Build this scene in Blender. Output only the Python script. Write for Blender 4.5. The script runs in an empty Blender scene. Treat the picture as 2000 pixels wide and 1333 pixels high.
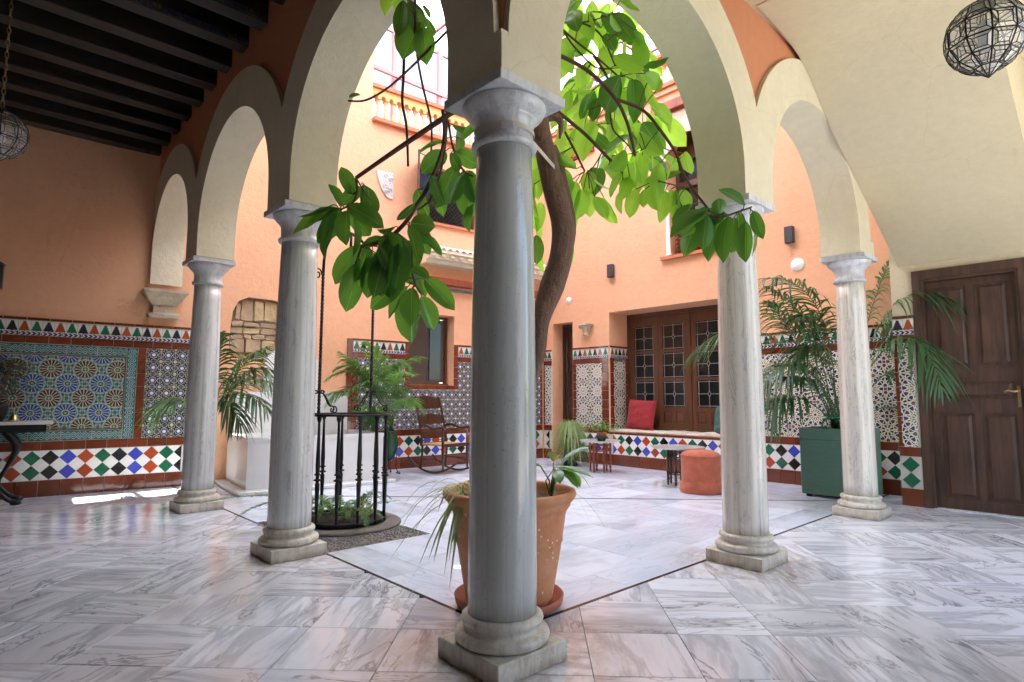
import bpy, bmesh, math, random
from math import sin, cos, pi, sqrt, atan2, radians
from mathutils import Vector, Matrix
from mathutils.geometry import tessellate_polygon
random.seed(7)
R = random.uniform
scene = bpy.context.scene
COL = scene.collection
LEAVES=[(-458,693,2010,-597,840,1919,45),(-444,723,2018,-466,781,1836,50),(-413,775,2040,-502,821,1863,45),(-455,619,1988,-438,669,1846,60),(-426,668,2032,-331,554,1950,50),(-340,826,2062,-246,753,1924,50),(-389,819,2069,-436,845,2177,45),(-369,729,2118,-435,727,2238,50),(-408,770,2066,-321,725,2182,50),(-348,665,2162,-337,701,2065,25),(-314,684,2157,-313,640,2025,50),(-349,761,2026,-326,774,1860,45),(-477,728,2040,-585,772,1975,50),(-275,816,1882,-348,901,1711,45),(-283,786,1794,-303,884,1584,42),(-244,742,1841,-228,813,1627,42),(-272,666,1823,-238,701,1623,40),(-230,635,1888,-182,677,1674,42),(-141,686,1955,-98,619,1742,42),(-191,491,1941,-156,444,1757,42),(-81,654,1999,0,589,1855,50),(-79,549,1939,-21,481,1843,30),(-137,557,1980,-76,487,1967,80),(-250,622,1894,-328,708,1873,38),(-185,629,1967,-231,728,1955,50),(-117,635,1690,-214,797,1581,45),(-81,661,1672,-110,770,1548,45),(-88,608,1658,-101,596,1483,50),(-60,645,1656,-29,709,1429,50),(-17,623,1623,44,598,1456,50),(-35,567,1705,63,457,1548,42),(-49,613,1748,-6,601,1616,45),(-144,524,1733,-110,438,1689,50),(-146,690,1903,-108,746,1716,45),(-293,584,1830,-249,597,1726,40),(-173,573,1875,-197,571,1691,45),(-236,595,1853,-237,659,1654,45),(-67,615,1963,-33,533,1877,60),(-201,657,1938,-194,612,1758,50),(-127,627,1905,-85,583,1770,45),(-136,688,1915,-67,715,1717,42),(-286,710,1865,-290,800,1720,42),(-247,614,1828,-288,619,1642,40),(-5,719,3196,-72,743,2994,60),(-35,626,3102,-19,620,2943,55),(-17,720,3301,-35,712,3133,70),(-144,660,3230,-133,718,3087,40),(-91,693,3279,-55,735,3182,60),(63,744,3267,95,711,3166,35),(-55,707,3288,-104,764,3219,50),(9,707,3303,51,690,3238,50),(-407,610,2582,-436,654,2573,60),(160,554,2572,171,558,2468,85),(63,481,2538,164,420,2527,40),(82,412,2443,113,349,2503,40),(161,582,2447,256,505,2380,60),(60,539,2409,-33,572,2300,55),(87,482,2318,45,557,2129,50),(-56,495,2234,-2,478,2107,45),(148,498,2314,158,454,2113,50),(-34,651,2411,57,554,2479,18),(39,617,2287,73,586,2125,40),(-18,688,2218,54,672,2079,50),(-110,564,2089,-200,601,1982,30),(63,595,2281,111,634,2128,40),(87,437,2249,54,478,2122,50),(165,470,2307,198,435,2151,50),(56,486,2380,82,448,2292,50),(164,423,2112,167,447,2007,50),(1153,-579,2094,1049,-510,2179,50),(1185,-452,2082,974,-318,2056,28),(1141,-475,2064,1062,-364,2019,45),(1061,-485,2047,1029,-501,2106,80),(1079,-344,2084,1037,-318,1907,45),(984,-453,2043,868,-340,1926,40),(1148,-439,2054,1081,-401,1828,42),(1100,-515,2035,1068,-479,1809,42),(1237,-477,2064,1229,-458,1909,45),(1256,-492,2094,1240,-499,1915,42),(1171,-572,2007,1194,-550,1831,42),(1310,-532,2096,1348,-549,1902,42),(1169,-613,2054,1181,-655,1895,40),(998,-362,2111,925,-318,1963,45),(1139,-390,2024,1101,-296,1928,45),(986,-454,2032,962,-439,1844,45),(1182,-436,2068,1180,-389,1877,45),(1101,-361,2065,1025,-295,1937,50),(721,88,3283,780,-18,3248,50),(940,92,3378,1015,-15,3187,45),(813,73,3299,914,-23,3148,50),(734,168,3310,782,118,3166,50),(762,314,3259,748,266,3001,50),(681,126,2962,762,185,2861,50),(873,217,3107,908,334,2980,50),(818,151,2877,772,313,2914,40),(811,311,2938,761,304,2770,45),(881,191,2916,882,301,2762,50),(889,163,2860,874,199,2733,60),(865,53,2939,800,93,2753,55),(892,8,2931,775,30,2685,50),(986,34,2978,927,60,2747,42),(1063,34,2988,1016,-4,2661,35),(1014,98,3083,1137,50,2987,45),(1081,45,3067,1214,40,2996,50),(1110,24,2963,1170,-2,2895,60),(969,-125,2869,1062,-124,2714,50),(849,17,3037,943,-114,2945,45),(1055,-17,3069,1165,-114,3090,40),(1037,-70,2973,1181,-78,2939,50),(1034,-35,3224,1035,-55,3041,50),(909,-26,3136,970,27,3057,50),(1056,-30,2696,1187,-59,2574,65),(1022,-31,2629,1096,-159,2443,50),(1025,25,2631,953,188,2555,55),(1064,-127,2610,1152,-118,2527,50),(1344,-134,2572,1422,-109,2463,60),(1317,-139,2553,1145,-92,2376,20),(1271,-144,2425,1241,-15,2409,25),(715,184,2388,588,235,2416,50),(663,301,2408,761,233,2293,55),(828,200,2405,933,113,2267,35),(898,247,2437,832,194,2264,50),(911,-9,2499,802,11,2329,50),(959,-26,2462,922,-83,2255,50),(1163,52,2555,1236,103,2392,40),(913,16,2363,874,68,2247,50),(991,20,2366,935,38,2227,50),(1028,5,2299,1035,60,2143,50),(1021,87,2319,994,90,2190,40),(1044,-69,2356,1061,-108,2176,40),(1022,-61,2280,1030,-40,2176,50),(1154,-19,2511,1161,-35,2337,45),(1068,-137,2424,1012,-148,2231,40),(1157,-106,2292,1174,-69,2110,40),(1267,-78,2336,1249,-75,2189,40),(1291,-94,2328,1339,-85,2178,35),(1241,-165,2306,1247,-192,2198,60),(1234,-127,2222,1268,-89,2115,50),(783,248,2348,782,324,2171,50),(826,227,2307,766,240,2093,45),(867,215,2296,906,249,2161,50),(804,129,2231,868,69,2080,50),(908,146,2260,1032,150,2147,45),(784,393,2522,845,308,2485,40),(857,289,2711,867,372,2613,50),(782,146,2744,760,175,2604,50),(795,101,2641,889,103,2620,40),(799,279,2610,815,375,2567,50),(955,152,2806,1024,150,2679,50),(982,117,2739,977,153,2624,50),(661,215,2668,651,257,2597,50),(1005,-154,2816,965,-221,2864,40),(1092,-25,3154,980,-55,3219,50),(860,-38,3174,738,-43,3237,50),(916,152,3306,805,157,3385,50),(663,123,3163,683,178,3322,50),(841,3,3062,843,76,3220,50),(763,251,3108,856,242,3224,50),(1828,533,3494,1616,582,3234,50),(1044,313,3038,1008,417,2853,50),(1392,238,3356,1279,204,3104,50),(1222,324,2599,1355,325,2456,50),(1746,557,3464,1706,465,3186,50),(1685,462,2847,1627,452,2601,50),(1489,790,3362,1386,828,3150,50),(1267,187,3258,1193,99,2956,50),(1305,391,3402,1203,368,3178,50),(1498,440,3387,1667,397,3211,50),(1393,269,2647,1378,375,2490,50),(1405,107,2731,1398,213,2610,50),(1454,214,2724,1601,187,2610,50),(1082,535,3753,1069,644,3561,50),(961,497,3368,1068,601,3250,50),(1415,555,3299,1462,684,3195,50),(1751,483,3095,1753,414,2875,50),(1261,161,2576,1249,141,2353,50),(1675,474,3177,1522,514,2941,50),(1290,75,2924,1434,43,2844,50),(1256,265,3109,1157,215,2836,50),(1381,269,2903,1429,204,2701,50),(1246,323,3522,1226,386,3307,50),(1374,620,3928,1377,517,3714,50),(1395,521,3011,1465,446,2777,50),(1127,487,3185,959,482,2936,50),(1653,394,2850,1662,472,2606,50),(1670,260,3085,1824,227,2963,50),(1197,718,2979,1143,676,2712,50),(1851,796,3406,1801,729,3125,50),(1269,130,2976,1260,172,2836,50),(1778,417,3168,1922,387,3052,50),(1792,527,3721,2006,454,3575,50),(1080,210,3563,1011,286,3454,50),(1351,255,3162,1463,275,3013,50),(1211,378,3619,1303,335,3399,50),(1588,502,3793,1527,562,3641,50),(911,299,3406,817,255,3182,50),(1191,563,3289,1150,693,3214,50),(1464,908,3667,1267,950,3456,50),(1002,159,3433,1026,249,3282,50),(1129,425,2833,1185,299,2666,50),(1817,488,3302,1745,611,3158,50),(725,284,3523,705,377,3433,50),(1458,260,2717,1438,477,2600,50),(1081,534,3489,1017,687,3334,50),(1863,589,3203,1880,575,2922,50),(1094,433,2835,1071,520,2669,50),(1582,405,3518,1493,497,3337,50),(1858,567,3276,1897,701,3162,50),(1255,49,2810,1349,164,2699,50),(1283,700,3274,1108,701,3081,50),(1135,530,3055,964,596,2880,50),(1665,594,3588,1644,525,3286,50),(952,345,3609,794,398,3379,50),(1525,569,3799,1668,615,3608,50),(1613,754,3368,1586,924,3240,50),(930,311,3024,993,269,2852,50),(1327,769,3341,1257,754,3056,50),(1010,272,2499,929,236,2294,50),(1822,397,3132,1993,275,2967,50),(1447,564,2767,1574,433,2579,50),(1347,44,2614,1502,5,2518,50),(1453,670,3395,1320,788,3223,50),(1018,279,2802,953,330,2593,50),(1592,992,4142,1763,1013,3952,50),(1346,508,3772,1317,505,3553,50),(1283,398,2748,1124,379,2475,50),(852,302,3001,841,438,2885,50),(1015,190,2495,1024,7,2307,50),(1021,208,3257,982,165,3069,50),(1521,290,3400,1471,421,3301,50),(1912,475,3071,1835,570,2913,50),(1215,64,3017,1250,205,2935,50),(1464,372,2739,1433,302,2468,50),(1175,539,3021,1198,533,2760,50),(1412,216,3279,1298,313,3062,50),(723,524,2201,784,548,2033,45),(605,394,2025,628,405,1857,45),(660,439,2447,659,434,2265,45),(712,513,2579,708,487,2385,45),(631,440,2346,653,445,2173,45),(773,544,2023,817,546,1846,45),(756,513,2285,729,519,2096,45),(878,373,2263,870,379,2079,45),(903,417,2054,935,471,1883,45),(755,321,2439,741,328,2257,45),(758,285,2337,785,346,2179,45),(625,483,4396,570,674,4378,50),(1468,238,4083,1353,276,3867,50),(785,-32,4097,575,41,3905,50),(1398,-237,4450,1384,-359,4078,50),(1465,14,4680,1700,-10,4651,50),(1399,343,4624,1289,332,4333,50),(239,-12,3879,445,-25,3902,50),(1934,-59,3969,1945,38,3795,50),(1016,425,4854,1115,344,4655,50),(744,-138,3831,968,-161,3789,50),(888,-448,3954,950,-595,3713,50),(215,102,3193,403,86,3153,50),(1457,-20,3737,1496,-7,3485,50),(877,99,4376,781,147,4116,50),(1217,521,4368,1381,309,4162,50),(1602,-226,4493,1654,-193,4332,50),(891,380,3695,1000,496,3560,50),(988,54,4108,905,251,4053,50),(440,327,3548,590,218,3478,50),(1136,-346,3945,1241,-413,3728,50),(881,172,4193,967,6,3974,50),(666,42,3735,467,59,3534,50),(1399,348,3988,1616,334,3851,50),(815,58,3763,1016,36,3743,50),(330,-127,3802,350,-174,3555,50),(457,434,3639,385,495,3468,50),(1589,320,4387,1348,402,4148,50),(491,-195,3365,335,-65,3231,50),(1518,-136,3884,1424,-136,3610,50),(1224,457,4944,1062,649,4847,50),(569,416,4309,801,402,4288,50),(1432,157,4349,1378,243,4166,50),(1451,234,4615,1565,36,4383,50),(804,705,4437,763,887,4345,50),(986,-502,4036,840,-512,3686,50),(544,-234,3695,646,-350,3513,50),(468,160,4043,482,63,3808,50),(699,-36,3753,796,-63,3617,50),(789,472,3926,807,461,3692,50),(607,506,3808,697,610,3621,50),(1070,-124,4266,1245,-280,4162,50),(693,375,3851,792,317,3681,50),(1235,-245,4025,1394,-341,3900,50),(1261,-201,4358,1450,-209,4312,50),(1537,-120,4219,1577,-317,3902,50),(1165,-40,3847,1219,13,3678,50),(895,-64,4029,847,-122,3777,50),(436,-183,3827,468,-197,3645,50),(796,431,4171,756,622,4145,50),(889,0,4056,749,3,3816,50),(1796,-76,4478,1729,40,4286,50),(1265,282,4711,1513,215,4733,50),(656,480,3907,521,564,3667,50),(1173,-169,4362,1181,-10,4250,50),(1445,34,4305,1440,90,4053,50),(1118,59,4249,1090,199,4185,50),(803,-39,3437,924,-102,3239,50),(1745,231,4102,1629,352,3943,50),(1201,-118,4435,1193,-219,4128,50),(767,-230,3376,634,-141,3291,50),(-4,874,3548,-114,916,3312,50),(45,709,4164,-1,623,3897,50),(147,742,4066,95,718,3751,50),(-104,722,3566,-205,764,3375,50),(-214,432,3521,-296,469,3312,50),(-100,1032,3950,31,1021,3844,50),(88,964,4144,-94,994,3943,50),(92,538,3740,28,498,3450,50),(-91,832,3476,-17,949,3387,50),(29,1010,4510,-68,1262,4535,50),(-294,846,3634,-339,772,3370,50),(141,936,4462,-94,1013,4222,50),(83,708,3885,131,762,3680,50),(123,1014,3718,6,1103,3613,50),(53,698,3835,23,677,3591,50),(38,655,4048,1,803,3933,50),(-29,349,3629,-51,422,3496,50),(-100,578,3919,-232,621,3760,50),(5,459,3653,36,550,3527,50),(-197,664,3539,-255,776,3423,50),(30,732,3705,116,672,3568,50),(56,1025,4369,79,915,4086,50),(63,528,3543,293,480,3539,50),(-25,1264,4117,-119,1358,3848,50),(-256,822,4009,-216,978,3878,50)]
BRANCHES=[(0.016, 0.01, [(0.021, 0.4, 2.576), (-0.133, 0.494, 2.43), (-0.266, 0.564, 2.303), (-0.38, 0.685, 2.188)]), (0.006, 0.005, [(-0.38, 0.685, 2.188), (-0.371, 0.684, 2.127), (-0.382, 0.701, 2.068), (-0.428, 0.749, 2.028)]), (0.004, 0.003, [(-0.374, 0.68, 2.178), (-0.344, 0.66, 2.119), (-0.319, 0.642, 2.081)]), (0.01, 0.007, [(-0.039, 0.745, 3.516), (-0.044, 0.794, 3.169), (-0.035, 0.819, 2.909), (-0.03, 0.833, 2.764), (-0.003, 0.827, 2.62), (0.018, 0.836, 2.403)]), (0.008, 0.005, [(-0.05, 0.691, 3.48), (-0.031, 0.714, 3.167), (-0.011, 0.718, 2.996), (0.023, 0.708, 2.825), (0.07, 0.691, 2.626), (0.081, 0.702, 2.455), (0.075, 0.721, 2.355)]), (0.005, 0.008, [(-0.323, 0.908, 2.697), (-0.252, 0.842, 2.7), (-0.165, 0.752, 2.772), (-0.071, 0.649, 2.897), (-0.016, 0.587, 2.98), (0.058, 0.505, 3.091)]), (0.009, 0.012, [(-0.027, 0.445, 2.576), (-0.012, 0.45, 2.431), (-0.028, 0.482, 2.3), (-0.064, 0.533, 2.163), (-0.092, 0.568, 2.089), (-0.134, 0.619, 1.991), (-0.202, 0.694, 1.904), (-0.289, 0.778, 1.872)]), (0.006, 0.006, [(0.003, 0.456, 2.591), (0.011, 0.464, 2.471), (0.004, 0.495, 2.285), (-0.028, 0.546, 2.125), (-0.074, 0.595, 2.072)]), (0.006, 0.006, [(0.053, 0.509, 2.57), (0.083, 0.5, 2.421), (0.126, 0.475, 2.312), (0.173, 0.437, 2.272), (0.244, 0.373, 2.258)]), (0.005, 0.004, [(-0.144, 0.564, 1.967), (-0.126, 0.56, 1.866), (-0.116, 0.567, 1.736), (-0.097, 0.56, 1.659)]), (0.004, 0.003, [(-0.313, 0.733, 1.86), (-0.322, 0.747, 1.813), (-0.329, 0.759, 1.774)]), (0.013, 0.008, [(0.501, 0.24, 3.04), (0.588, 0.165, 2.992), (0.698, 0.074, 2.913), (0.813, -0.013, 2.771), (0.875, -0.052, 2.629), (0.912, -0.067, 2.481), (0.919, -0.069, 2.444)]), (0.01, 0.005, [(0.824, -0.022, 2.757), (0.933, -0.115, 2.7), (0.973, -0.202, 2.564), (1.043, -0.251, 2.438), (1.05, -0.305, 2.28), (1.085, -0.387, 2.131), (1.095, -0.452, 2.043), (1.172, -0.527, 2.07), (1.225, -0.58, 2.097)]), (0.011, 0.009, [(0.611, 0.247, 2.723), (0.737, 0.148, 2.594), (0.807, 0.095, 2.507), (0.863, 0.052, 2.435)]), (0.008, 0.006, [(0.635, 0.29, 2.747), (0.724, 0.233, 2.557), (0.762, 0.209, 2.469), (0.793, 0.19, 2.396)]), (0.006, 0.004, [(0.832, 0.037, 2.767), (0.855, 0.035, 2.623), (0.899, 0.002, 2.559), (0.939, -0.028, 2.508)]), (0.006, 0.005, [(0.624, 0.236, 3.243), (0.71, 0.156, 3.249), (0.789, 0.089, 3.203), (0.838, 0.055, 3.115), (0.883, 0.029, 2.998)]), (0.007, 0.005, [(0.637, 0.228, 3.217), (0.718, 0.164, 3.129), (0.799, 0.1, 3.05), (0.9, 0.021, 2.939)]), (0.006, 0.005, [(0.684, 0.251, 3.233), (0.734, 0.216, 3.144), (0.829, 0.143, 3.025), (0.896, 0.084, 3.011)]), (0.005, 0.004, [(0.656, 0.206, 3.246), (0.753, 0.116, 3.255), (0.848, 0.023, 3.297)]), (0.004, 0.003, [(0.9, 0.08, 2.484), (0.988, -0.003, 2.499), (1.04, -0.055, 2.529)]), (0.004, 0.003, [(0.858, 0.117, 2.499), (0.83, 0.152, 2.425), (0.806, 0.178, 2.393)]), (0.004, 0.003, [(1.033, -0.156, 2.302), (1.119, -0.232, 2.274), (1.162, -0.27, 2.265)]), (0.004, 0.003, [(1.123, -0.452, 2.054), (1.094, -0.416, 1.981), (1.093, -0.409, 1.927)]), (0.01, 0.006, [(0.825, 0.139, 3.085), (0.875, 0.105, 2.996), (0.927, 0.072, 2.877)])]
TRUNK=[((0.504, 0.453, 0.52), 0.034), ((0.514, 0.437, 0.893), 0.032), ((0.558, 0.405, 1.146), 0.03), ((0.597, 0.371, 1.346), 0.032), ((0.593, 0.35, 1.531), 0.045), ((0.627, 0.295, 1.716), 0.06), ((0.653, 0.248, 1.887), 0.056), ((0.648, 0.231, 2.058), 0.055), ((0.607, 0.246, 2.229), 0.056), ((0.558, 0.266, 2.428), 0.05), ((0.522, 0.278, 2.599), 0.045), ((0.502, 0.274, 2.77), 0.042), ((0.514, 0.233, 2.998), 0.04), ((0.539, 0.177, 3.254), 0.034), ((0.606, 0.138, 3.605), 0.03)]
TRUNK2=[((0.683, 0.261, 1.895), 0.045), ((0.722, 0.243, 2.076), 0.03), ((0.68, 0.255, 2.279), 0.03), ((0.638, 0.262, 2.42), 0.03), ((0.596, 0.262, 2.512), 0.02)]
PALMS={'right': [[(5.834, 0.53, 0.791), (5.321, 0.573, 2.013), (4.912, 0.658, 2.153), (4.456, 0.789, 2.283)], [(5.834, 0.53, 0.791), (5.499, 0.423, 1.898), (5.035, 0.501, 2.49), (4.332, 0.758, 2.344)], [(5.826, 0.538, 0.791), (5.253, 0.574, 1.43), (4.837, 0.646, 1.723), (4.405, 0.833, 1.248)], [(5.79, 0.571, 0.791), (5.262, 0.679, 1.608), (4.921, 0.807, 1.998), (4.684, 0.868, 2.152)], [(5.878, 0.49, 0.791), (5.635, 0.147, 2.001), (5.512, -0.2, 2.396), (5.585, -0.636, 2.077)], [(5.878, 0.49, 0.791), (5.618, 0.05, 1.819), (5.298, -0.371, 2.076), (5.062, -0.585, 1.19)], [(5.856, 0.51, 0.791), (5.919, 0.275, 2.161), (6.067, 0.084, 2.578), (6.117, 0.007, 2.817)], [(5.878, 0.49, 0.791), (5.906, 0.092, 1.552), (5.84, -0.125, 1.596), (5.837, -0.195, 1.091)], [(5.79, 0.571, 0.791), (5.246, 0.746, 1.203), (4.974, 0.861, 1.201), (4.784, 0.929, 0.975)], [(5.834, 0.53, 0.791), (5.544, 0.562, 1.557), (5.286, 0.62, 1.897), (5.035, 0.76, 1.543)], [(5.856, 0.51, 0.791), (6.109, 0.087, 1.207), (6.189, 0.043, 0.973), (6.252, 0.023, 0.68)], [(5.79, 0.571, 0.791), (5.364, 0.818, 1.92), (4.912, 1.332, 2.232), (4.532, 1.768, 1.566)], [(5.878, 0.49, 0.791), (6.025, 0.043, 2.146), (6.023, -0.121, 2.363), (5.895, -0.078, 1.888)], [(5.79, 0.571, 0.791), (5.481, 0.582, 1.851), (5.27, 0.604, 2.128), (5.047, 0.69, 1.999)], [(5.79, 0.571, 0.791), (5.467, 0.557, 1.088), (5.127, 0.69, 1.429), (4.906, 0.773, 1.312)]], 'left': [[(0.292, 5.25, 0.671), (0.29, 5.034, 1.295), (0.276, 4.942, 1.572), (0.254, 4.866, 1.789)], [(0.292, 5.25, 0.671), (0.36, 4.984, 1.183), (0.427, 4.742, 1.513), (0.587, 4.445, 1.616)], [(0.292, 5.25, 0.671), (0.29, 4.919, 1.126), (0.401, 4.645, 1.398), (0.606, 4.34, 1.234)], [(0.292, 5.25, 0.671), (0.286, 4.915, 1.181), (0.376, 4.549, 1.26), (0.555, 4.285, 0.968)], [(0.279, 5.261, 0.671), (0.273, 4.941, 1.071), (0.291, 4.767, 1.235), (0.406, 4.58, 0.805)], [(0.279, 5.261, 0.671), (0.168, 5.312, 1.069), (0.014, 5.44, 1.183), (-0.16, 5.63, 0.954)], [(0.292, 5.25, 0.671), (0.423, 5.04, 1.355), (0.621, 4.835, 1.527), (0.801, 4.691, 1.356)]], 'mid': [[(2.684, 5.393, 0.46), (2.472, 5.346, 1.281), (2.191, 5.424, 1.627), (1.81, 5.539, 1.341)], [(2.684, 5.393, 0.46), (2.399, 5.285, 1.209), (2.057, 5.302, 1.41), (1.742, 5.372, 1.002)], [(2.684, 5.393, 0.46), (2.52, 5.293, 1.352), (2.365, 5.389, 1.705), (2.23, 5.505, 1.775)], [(2.695, 5.383, 0.46), (2.629, 5.337, 1.284), (2.632, 5.288, 1.642), (2.975, 4.971, 1.643)], [(2.695, 5.383, 0.46), (2.728, 5.283, 0.997), (2.845, 5.147, 1.213), (2.981, 5.059, 0.927)], [(2.684, 5.393, 0.46), (2.548, 5.322, 0.927), (2.409, 5.295, 1.069), (2.33, 5.276, 0.724)], [(2.684, 5.393, 0.46), (2.355, 5.29, 1.488), (2.152, 5.342, 1.483), (1.913, 5.399, 1.682)], [(2.684, 5.393, 0.46), (2.489, 5.312, 1.423), (2.553, 5.225, 1.635), (2.743, 5.064, 1.53)], [(2.684, 5.393, 0.46), (2.643, 5.216, 1.069), (2.676, 5.148, 1.352), (2.747, 5.119, 1.07)], [(2.684, 5.393, 0.46), (2.281, 5.276, 1.069), (2.02, 5.362, 1.205), (1.779, 5.458, 1.136)], [(2.567, 5.226, 0.475), (2.434, 5.135, 1.07), (2.279, 5.088, 1.479), (2.022, 5.224, 1.204)], [(2.567, 5.226, 0.475), (2.419, 5.14, 1.139), (2.213, 5.167, 1.342), (1.946, 5.242, 1.608)], [(2.567, 5.226, 0.475), (2.45, 5.102, 1.208), (2.316, 5.028, 1.683), (2.106, 5.068, 1.81)], [(2.567, 5.226, 0.475), (2.476, 5.079, 1.208), (2.455, 4.926, 1.479), (2.555, 4.706, 1.408)], [(2.567, 5.226, 0.475), (2.463, 5.144, 0.794), (2.281, 5.139, 1.07), (2.09, 5.196, 0.935)], [(2.567, 5.226, 0.475), (2.52, 5.074, 0.932), (2.553, 4.879, 1.139), (2.607, 4.71, 1.004)], [(2.567, 5.226, 0.475), (2.425, 5.126, 1.208), (2.094, 5.242, 1.614), (1.855, 5.343, 1.473)]]}
CAMF=(0.675057, 0.731659, 0.094727)
CAMR=(0.734786, -0.678293, 0.002712)
CAMU=(-0.066237, -0.067773, 0.9955)
CAMP=(-1.744815, -1.947551, 1.1)
LANR=(1.822, -1.504, 2.869)
LANL=(-1.681, 3.625, 2.998)

# ------------------------------------------------------------------ camera, sky, sun
cd = bpy.data.cameras.new('camera'); cam = bpy.data.objects.new('camera', cd); COL.objects.link(cam)
cd.sensor_width = 36; cd.lens = 20.766; cd.clip_start = .05; cd.clip_end = 500
cam.matrix_world = Matrix(((CAMR[0], CAMU[0], -CAMF[0], CAMP[0]), (CAMR[1], CAMU[1], -CAMF[1], CAMP[1]), (CAMR[2], CAMU[2], -CAMF[2], CAMP[2]), (0, 0, 0, 1)))
scene.camera = cam
SUN_AZ, SUN_EL = radians(-10), radians(74)      # azimuth from +x, towards +y
w = bpy.data.worlds.new('World'); scene.world = w; w.use_nodes = True
sky = w.node_tree.nodes.new('ShaderNodeTexSky'); sky.sky_type = 'NISHITA'; sky.sun_disc = False
sky.sun_elevation = SUN_EL; sky.sun_rotation = pi/2 - SUN_AZ
bg = w.node_tree.nodes['Background']; bg.inputs['Strength'].default_value = .15
w.node_tree.links.new(sky.outputs[0], bg.inputs[0])
sl = bpy.data.lights.new('sun', 'SUN'); sl.energy = 5; sl.angle = radians(.5); sl.color = (1, .95, .86)
sun = bpy.data.objects.new('sun', sl); COL.objects.link(sun)
sun.rotation_euler = Vector((cos(SUN_AZ)*cos(SUN_EL), sin(SUN_AZ)*cos(SUN_EL), sin(SUN_EL))).to_track_quat('Z', 'Y').to_euler()
scene.view_settings.view_transform = 'Standard'; scene.view_settings.look = 'None'
scene.view_settings.exposure = 2.6; scene.view_settings.gamma = 1
scene.view_settings.use_curve_mapping = False
scene.cycles.max_bounces = 10; scene.cycles.diffuse_bounces = 6; scene.cycles.transparent_max_bounces = 16
scene.cycles.sample_clamp_indirect = 6
scene.cycles.use_denoising = True

# ------------------------------------------------------------------ material language
class V:
    def __init__(s, k): s.k = k
    def __add__(a, b): return m_('ADD', a, b)
    __radd__ = __add__
    def __sub__(a, b): return m_('SUBTRACT', a, b)
    def __rsub__(a, b): return m_('SUBTRACT', b, a)
    def __mul__(a, b): return m_('MULTIPLY', a, b)
    __rmul__ = __mul__
    def __truediv__(a, b): return m_('DIVIDE', a, b)
NT = None
def lk(sock, v):
    if isinstance(v, V): NT.links.new(v.k, sock)
    elif isinstance(v, (tuple, list)): sock.default_value = (*v, 1) if len(v) == 3 and sock.type == 'RGBA' else v
    else: sock.default_value = v
def m_(op, a, b=None, c=None):
    n = NT.nodes.new('ShaderNodeMath'); n.operation = op
    lk(n.inputs[0], a)
    if b is not None: lk(n.inputs[1], b)
    if c is not None: lk(n.inputs[2], c)
    return V(n.outputs[0])
f_abs = lambda a: m_('ABSOLUTE', a)
f_min = lambda a, b: m_('MINIMUM', a, b)
f_max = lambda a, b: m_('MAXIMUM', a, b)
f_lt = lambda a, b: m_('LESS_THAN', a, b)
f_gt = lambda a, b: m_('GREATER_THAN', a, b)
f_sin = lambda a: m_('SINE', a)
f_cos = lambda a: m_('COSINE', a)
f_fr = lambda a: m_('FRACT', a)
f_fl = lambda a: m_('FLOOR', a)
f_pp = lambda a, b: m_('PINGPONG', a, b)
f_pow = lambda a, b: m_('POWER', a, b)
f_sqrt = lambda a: m_('SQRT', a)
def ss(a, lo, hi):
    n = NT.nodes.new('ShaderNodeMapRange'); n.interpolation_type = 'SMOOTHSTEP'
    lk(n.inputs[0], a); n.inputs[1].default_value = lo; n.inputs[2].default_value = hi
    return V(n.outputs[0])
def co(kind='Object'):
    n = NT.nodes.new('ShaderNodeTexCoord'); return V(n.outputs[kind])
def wpos():
    n = NT.nodes.new('ShaderNodeNewGeometry'); return V(n.outputs['Position'])
def sep(v):
    n = NT.nodes.new('ShaderNodeSeparateXYZ'); lk(n.inputs[0], v); return [V(o) for o in n.outputs]
def vec(x, y, z):
    n = NT.nodes.new('ShaderNodeCombineXYZ'); lk(n.inputs[0], x); lk(n.inputs[1], y); lk(n.inputs[2], z); return V(n.outputs[0])
def rnd():
    n = NT.nodes.new('ShaderNodeObjectInfo'); return V(n.outputs['Random'])
def noise(v, scale, detail=3, rough=.5, dist=0, four=None):
    n = NT.nodes.new('ShaderNodeTexNoise')
    if four is not None: n.noise_dimensions = '4D'; lk(n.inputs['W'], four)
    lk(n.inputs['Vector'], v); n.inputs['Scale'].default_value = scale
    n.inputs['Detail'].default_value = detail; n.inputs['Roughness'].default_value = rough; n.inputs['Distortion'].default_value = dist
    return V(n.outputs[0])
def voro(v, scale, feat='F1', out=0, rand=1):
    n = NT.nodes.new('ShaderNodeTexVoronoi'); n.feature = feat; lk(n.inputs['Vector'], v); n.inputs['Scale'].default_value = scale
    n.inputs['Randomness'].default_value = rand
    return V(n.outputs[out])
def mix(f, a, b):
    n = NT.nodes.new('ShaderNodeMix'); n.data_type = 'RGBA'; n.clamp_factor = True
    lk(n.inputs[0], f); lk(n.inputs[6], a); lk(n.inputs[7], b); return V(n.outputs[2])
def hsv(c, h=.5, s=1, v=1):
    n = NT.nodes.new('ShaderNodeHueSaturation'); lk(n.inputs['Color'], c); lk(n.inputs['Hue'], h); lk(n.inputs['Saturation'], s); lk(n.inputs['Value'], v); return V(n.outputs[0])
MATS = {}
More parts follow.
